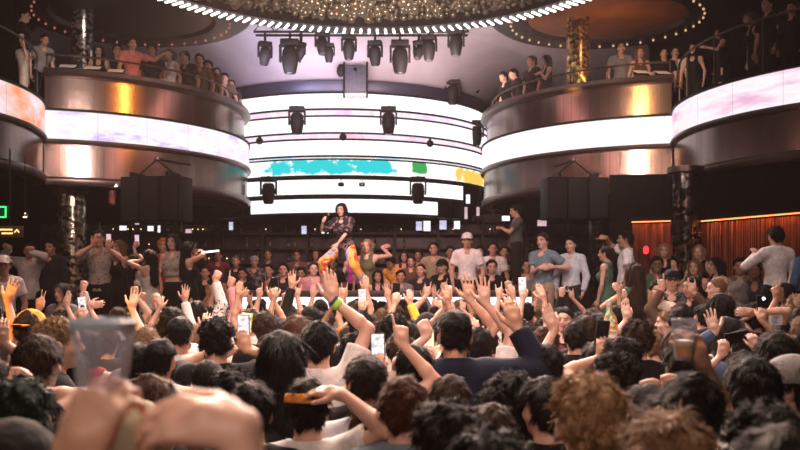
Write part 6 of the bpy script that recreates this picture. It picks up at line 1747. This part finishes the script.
# unseen lamps added in front of the cove to light it
area('cove_up_left', (-3.2, 20.6, 6.4), (-2.6, 23.6, 8.3), 1.2, 46, (.80, .74, 1.0), spread=110)
area('cove_up_middle', (-1.4, 20.2, 6.4), (-1.6, 23.2, 8.3), 2.0, 68, (1, .80, .88), spread=110)
area('cove_up_right', (.6, 20.0, 6.4), (1.6, 23.0, 8.3), 1.2, 95, (1, .74, .70), spread=110)
# orange spots on hands at the left edge, amber lamps added for streaks on the bronze
spot('orange_left', (-6.4, 3.4, 5.4), (-2.95, 6.5, 1.95), 4200, (1, .36, .03), 14, .7)
area('amber_left', (-2.57, 16.05, 6.5), (-5.65, 18.45, 5.4), .08, 12, (1, .36, .06), spread=50, sy=1.8)
area('amber_right', (2.95, 14.0, 6.3), (4.97, 18.5, 5.2), .10, 16, (1, .46, .10), spread=44, sy=1.8)
spot('amber_hands', (-3.2, 14.6, 5.8), (-1.5, 9.2, 1.9), 900, (1, .55, .10), 13, .7)
area('near_fill', (-.8, -1.4, 4.6), (.25, 2.0, 1.7), .8, 15, (1, .72, .60), spread=70)  # added fill for the nearest hands and heads
spot('amber_column', (3.6, 18.8, 5.9), (4.13, 20.9, 7.2), 120, (1, .55, .14), 40, .6)
area('balcony_table_right', (4.9, 18.4, 7.9), (5.0, 19.6, 6.6), .5, 5, (1, .50, .28))
area('dome_uplight', (4.75, 20.2, 6.9), (4.75, 21.0, 8.3), .8, 14, (1, .50, .22))  # added lamp below the dome, stands in for its recessed light
area('balcony_left_dim', (-5.6, 18.0, 8.0), (-5.2, 19.6, 6.6), .6, 1.2, (1, .56, .54))
area('balcony_far_right', (5.6, 15.0, 7.9), (7.4, 17.3, 6.4), .6, 1.5, (1, .62, .56))
area('column_silver', (-6.4, 19.2, 8.2), (-7.2, 20.4, 7.2), .4, 10, (1, .9, .8))
area('bronze_wash_left', (-3.4, 11.5, 5.3), (-6.6, 18.2, 5.1), .45, 24, (1, .86, .82), spread=36, sy=1.8)
area('bronze_wash_right', (1.6, 12.0, 5.3), (5.0, 18.4, 5.1), .30, 20, (1, .86, .80), spread=36, sy=1.8)
area('chandelier_up', (-.5, 14.5, 5.0), (-.5, 17.5, 7.7), 1.5, 75, (1, .84, .72), spread=70)
w = bpy.data.worlds.new('haze'); sc.world = w; w.use_nodes = True
bg = w.node_tree.nodes['Background']; bg.inputs['Color'].default_value = (.55, .36, .38, 1); bg.inputs['Strength'].default_value = .03

vs = w.node_tree.nodes.new('ShaderNodeVolumeScatter'); vs.inputs['Color'].default_value = (1, .80, .78, 1); vs.inputs['Density'].default_value = HAZE; vs.inputs['Anisotropy'].default_value = .3
w.node_tree.links.new(vs.outputs[0], w.node_tree.nodes['World Output'].inputs['Volume'])
cam = bpy.data.cameras.new('camera'); co = bpy.data.objects.new('camera', cam); COL.objects.link(co)
co.location = (0, 0, CAMZ); co.rotation_euler = (math.pi / 2, 0, 0)
cam.sensor_width = 36; cam.lens = FPX / 800 * 36; cam.shift_y = (CY - 225) / 800
cam.clip_start = .05; cam.clip_end = 100
cam.dof.use_dof = True; cam.dof.focus_distance = 8.0; cam.dof.aperture_fstop = 3.4
sc.camera = co
sc.cycles.use_denoising = True
sc.view_settings.view_transform = 'Standard'; sc.view_settings.look = 'None'; sc.view_settings.gamma = 1; sc.view_settings.exposure = 0.0
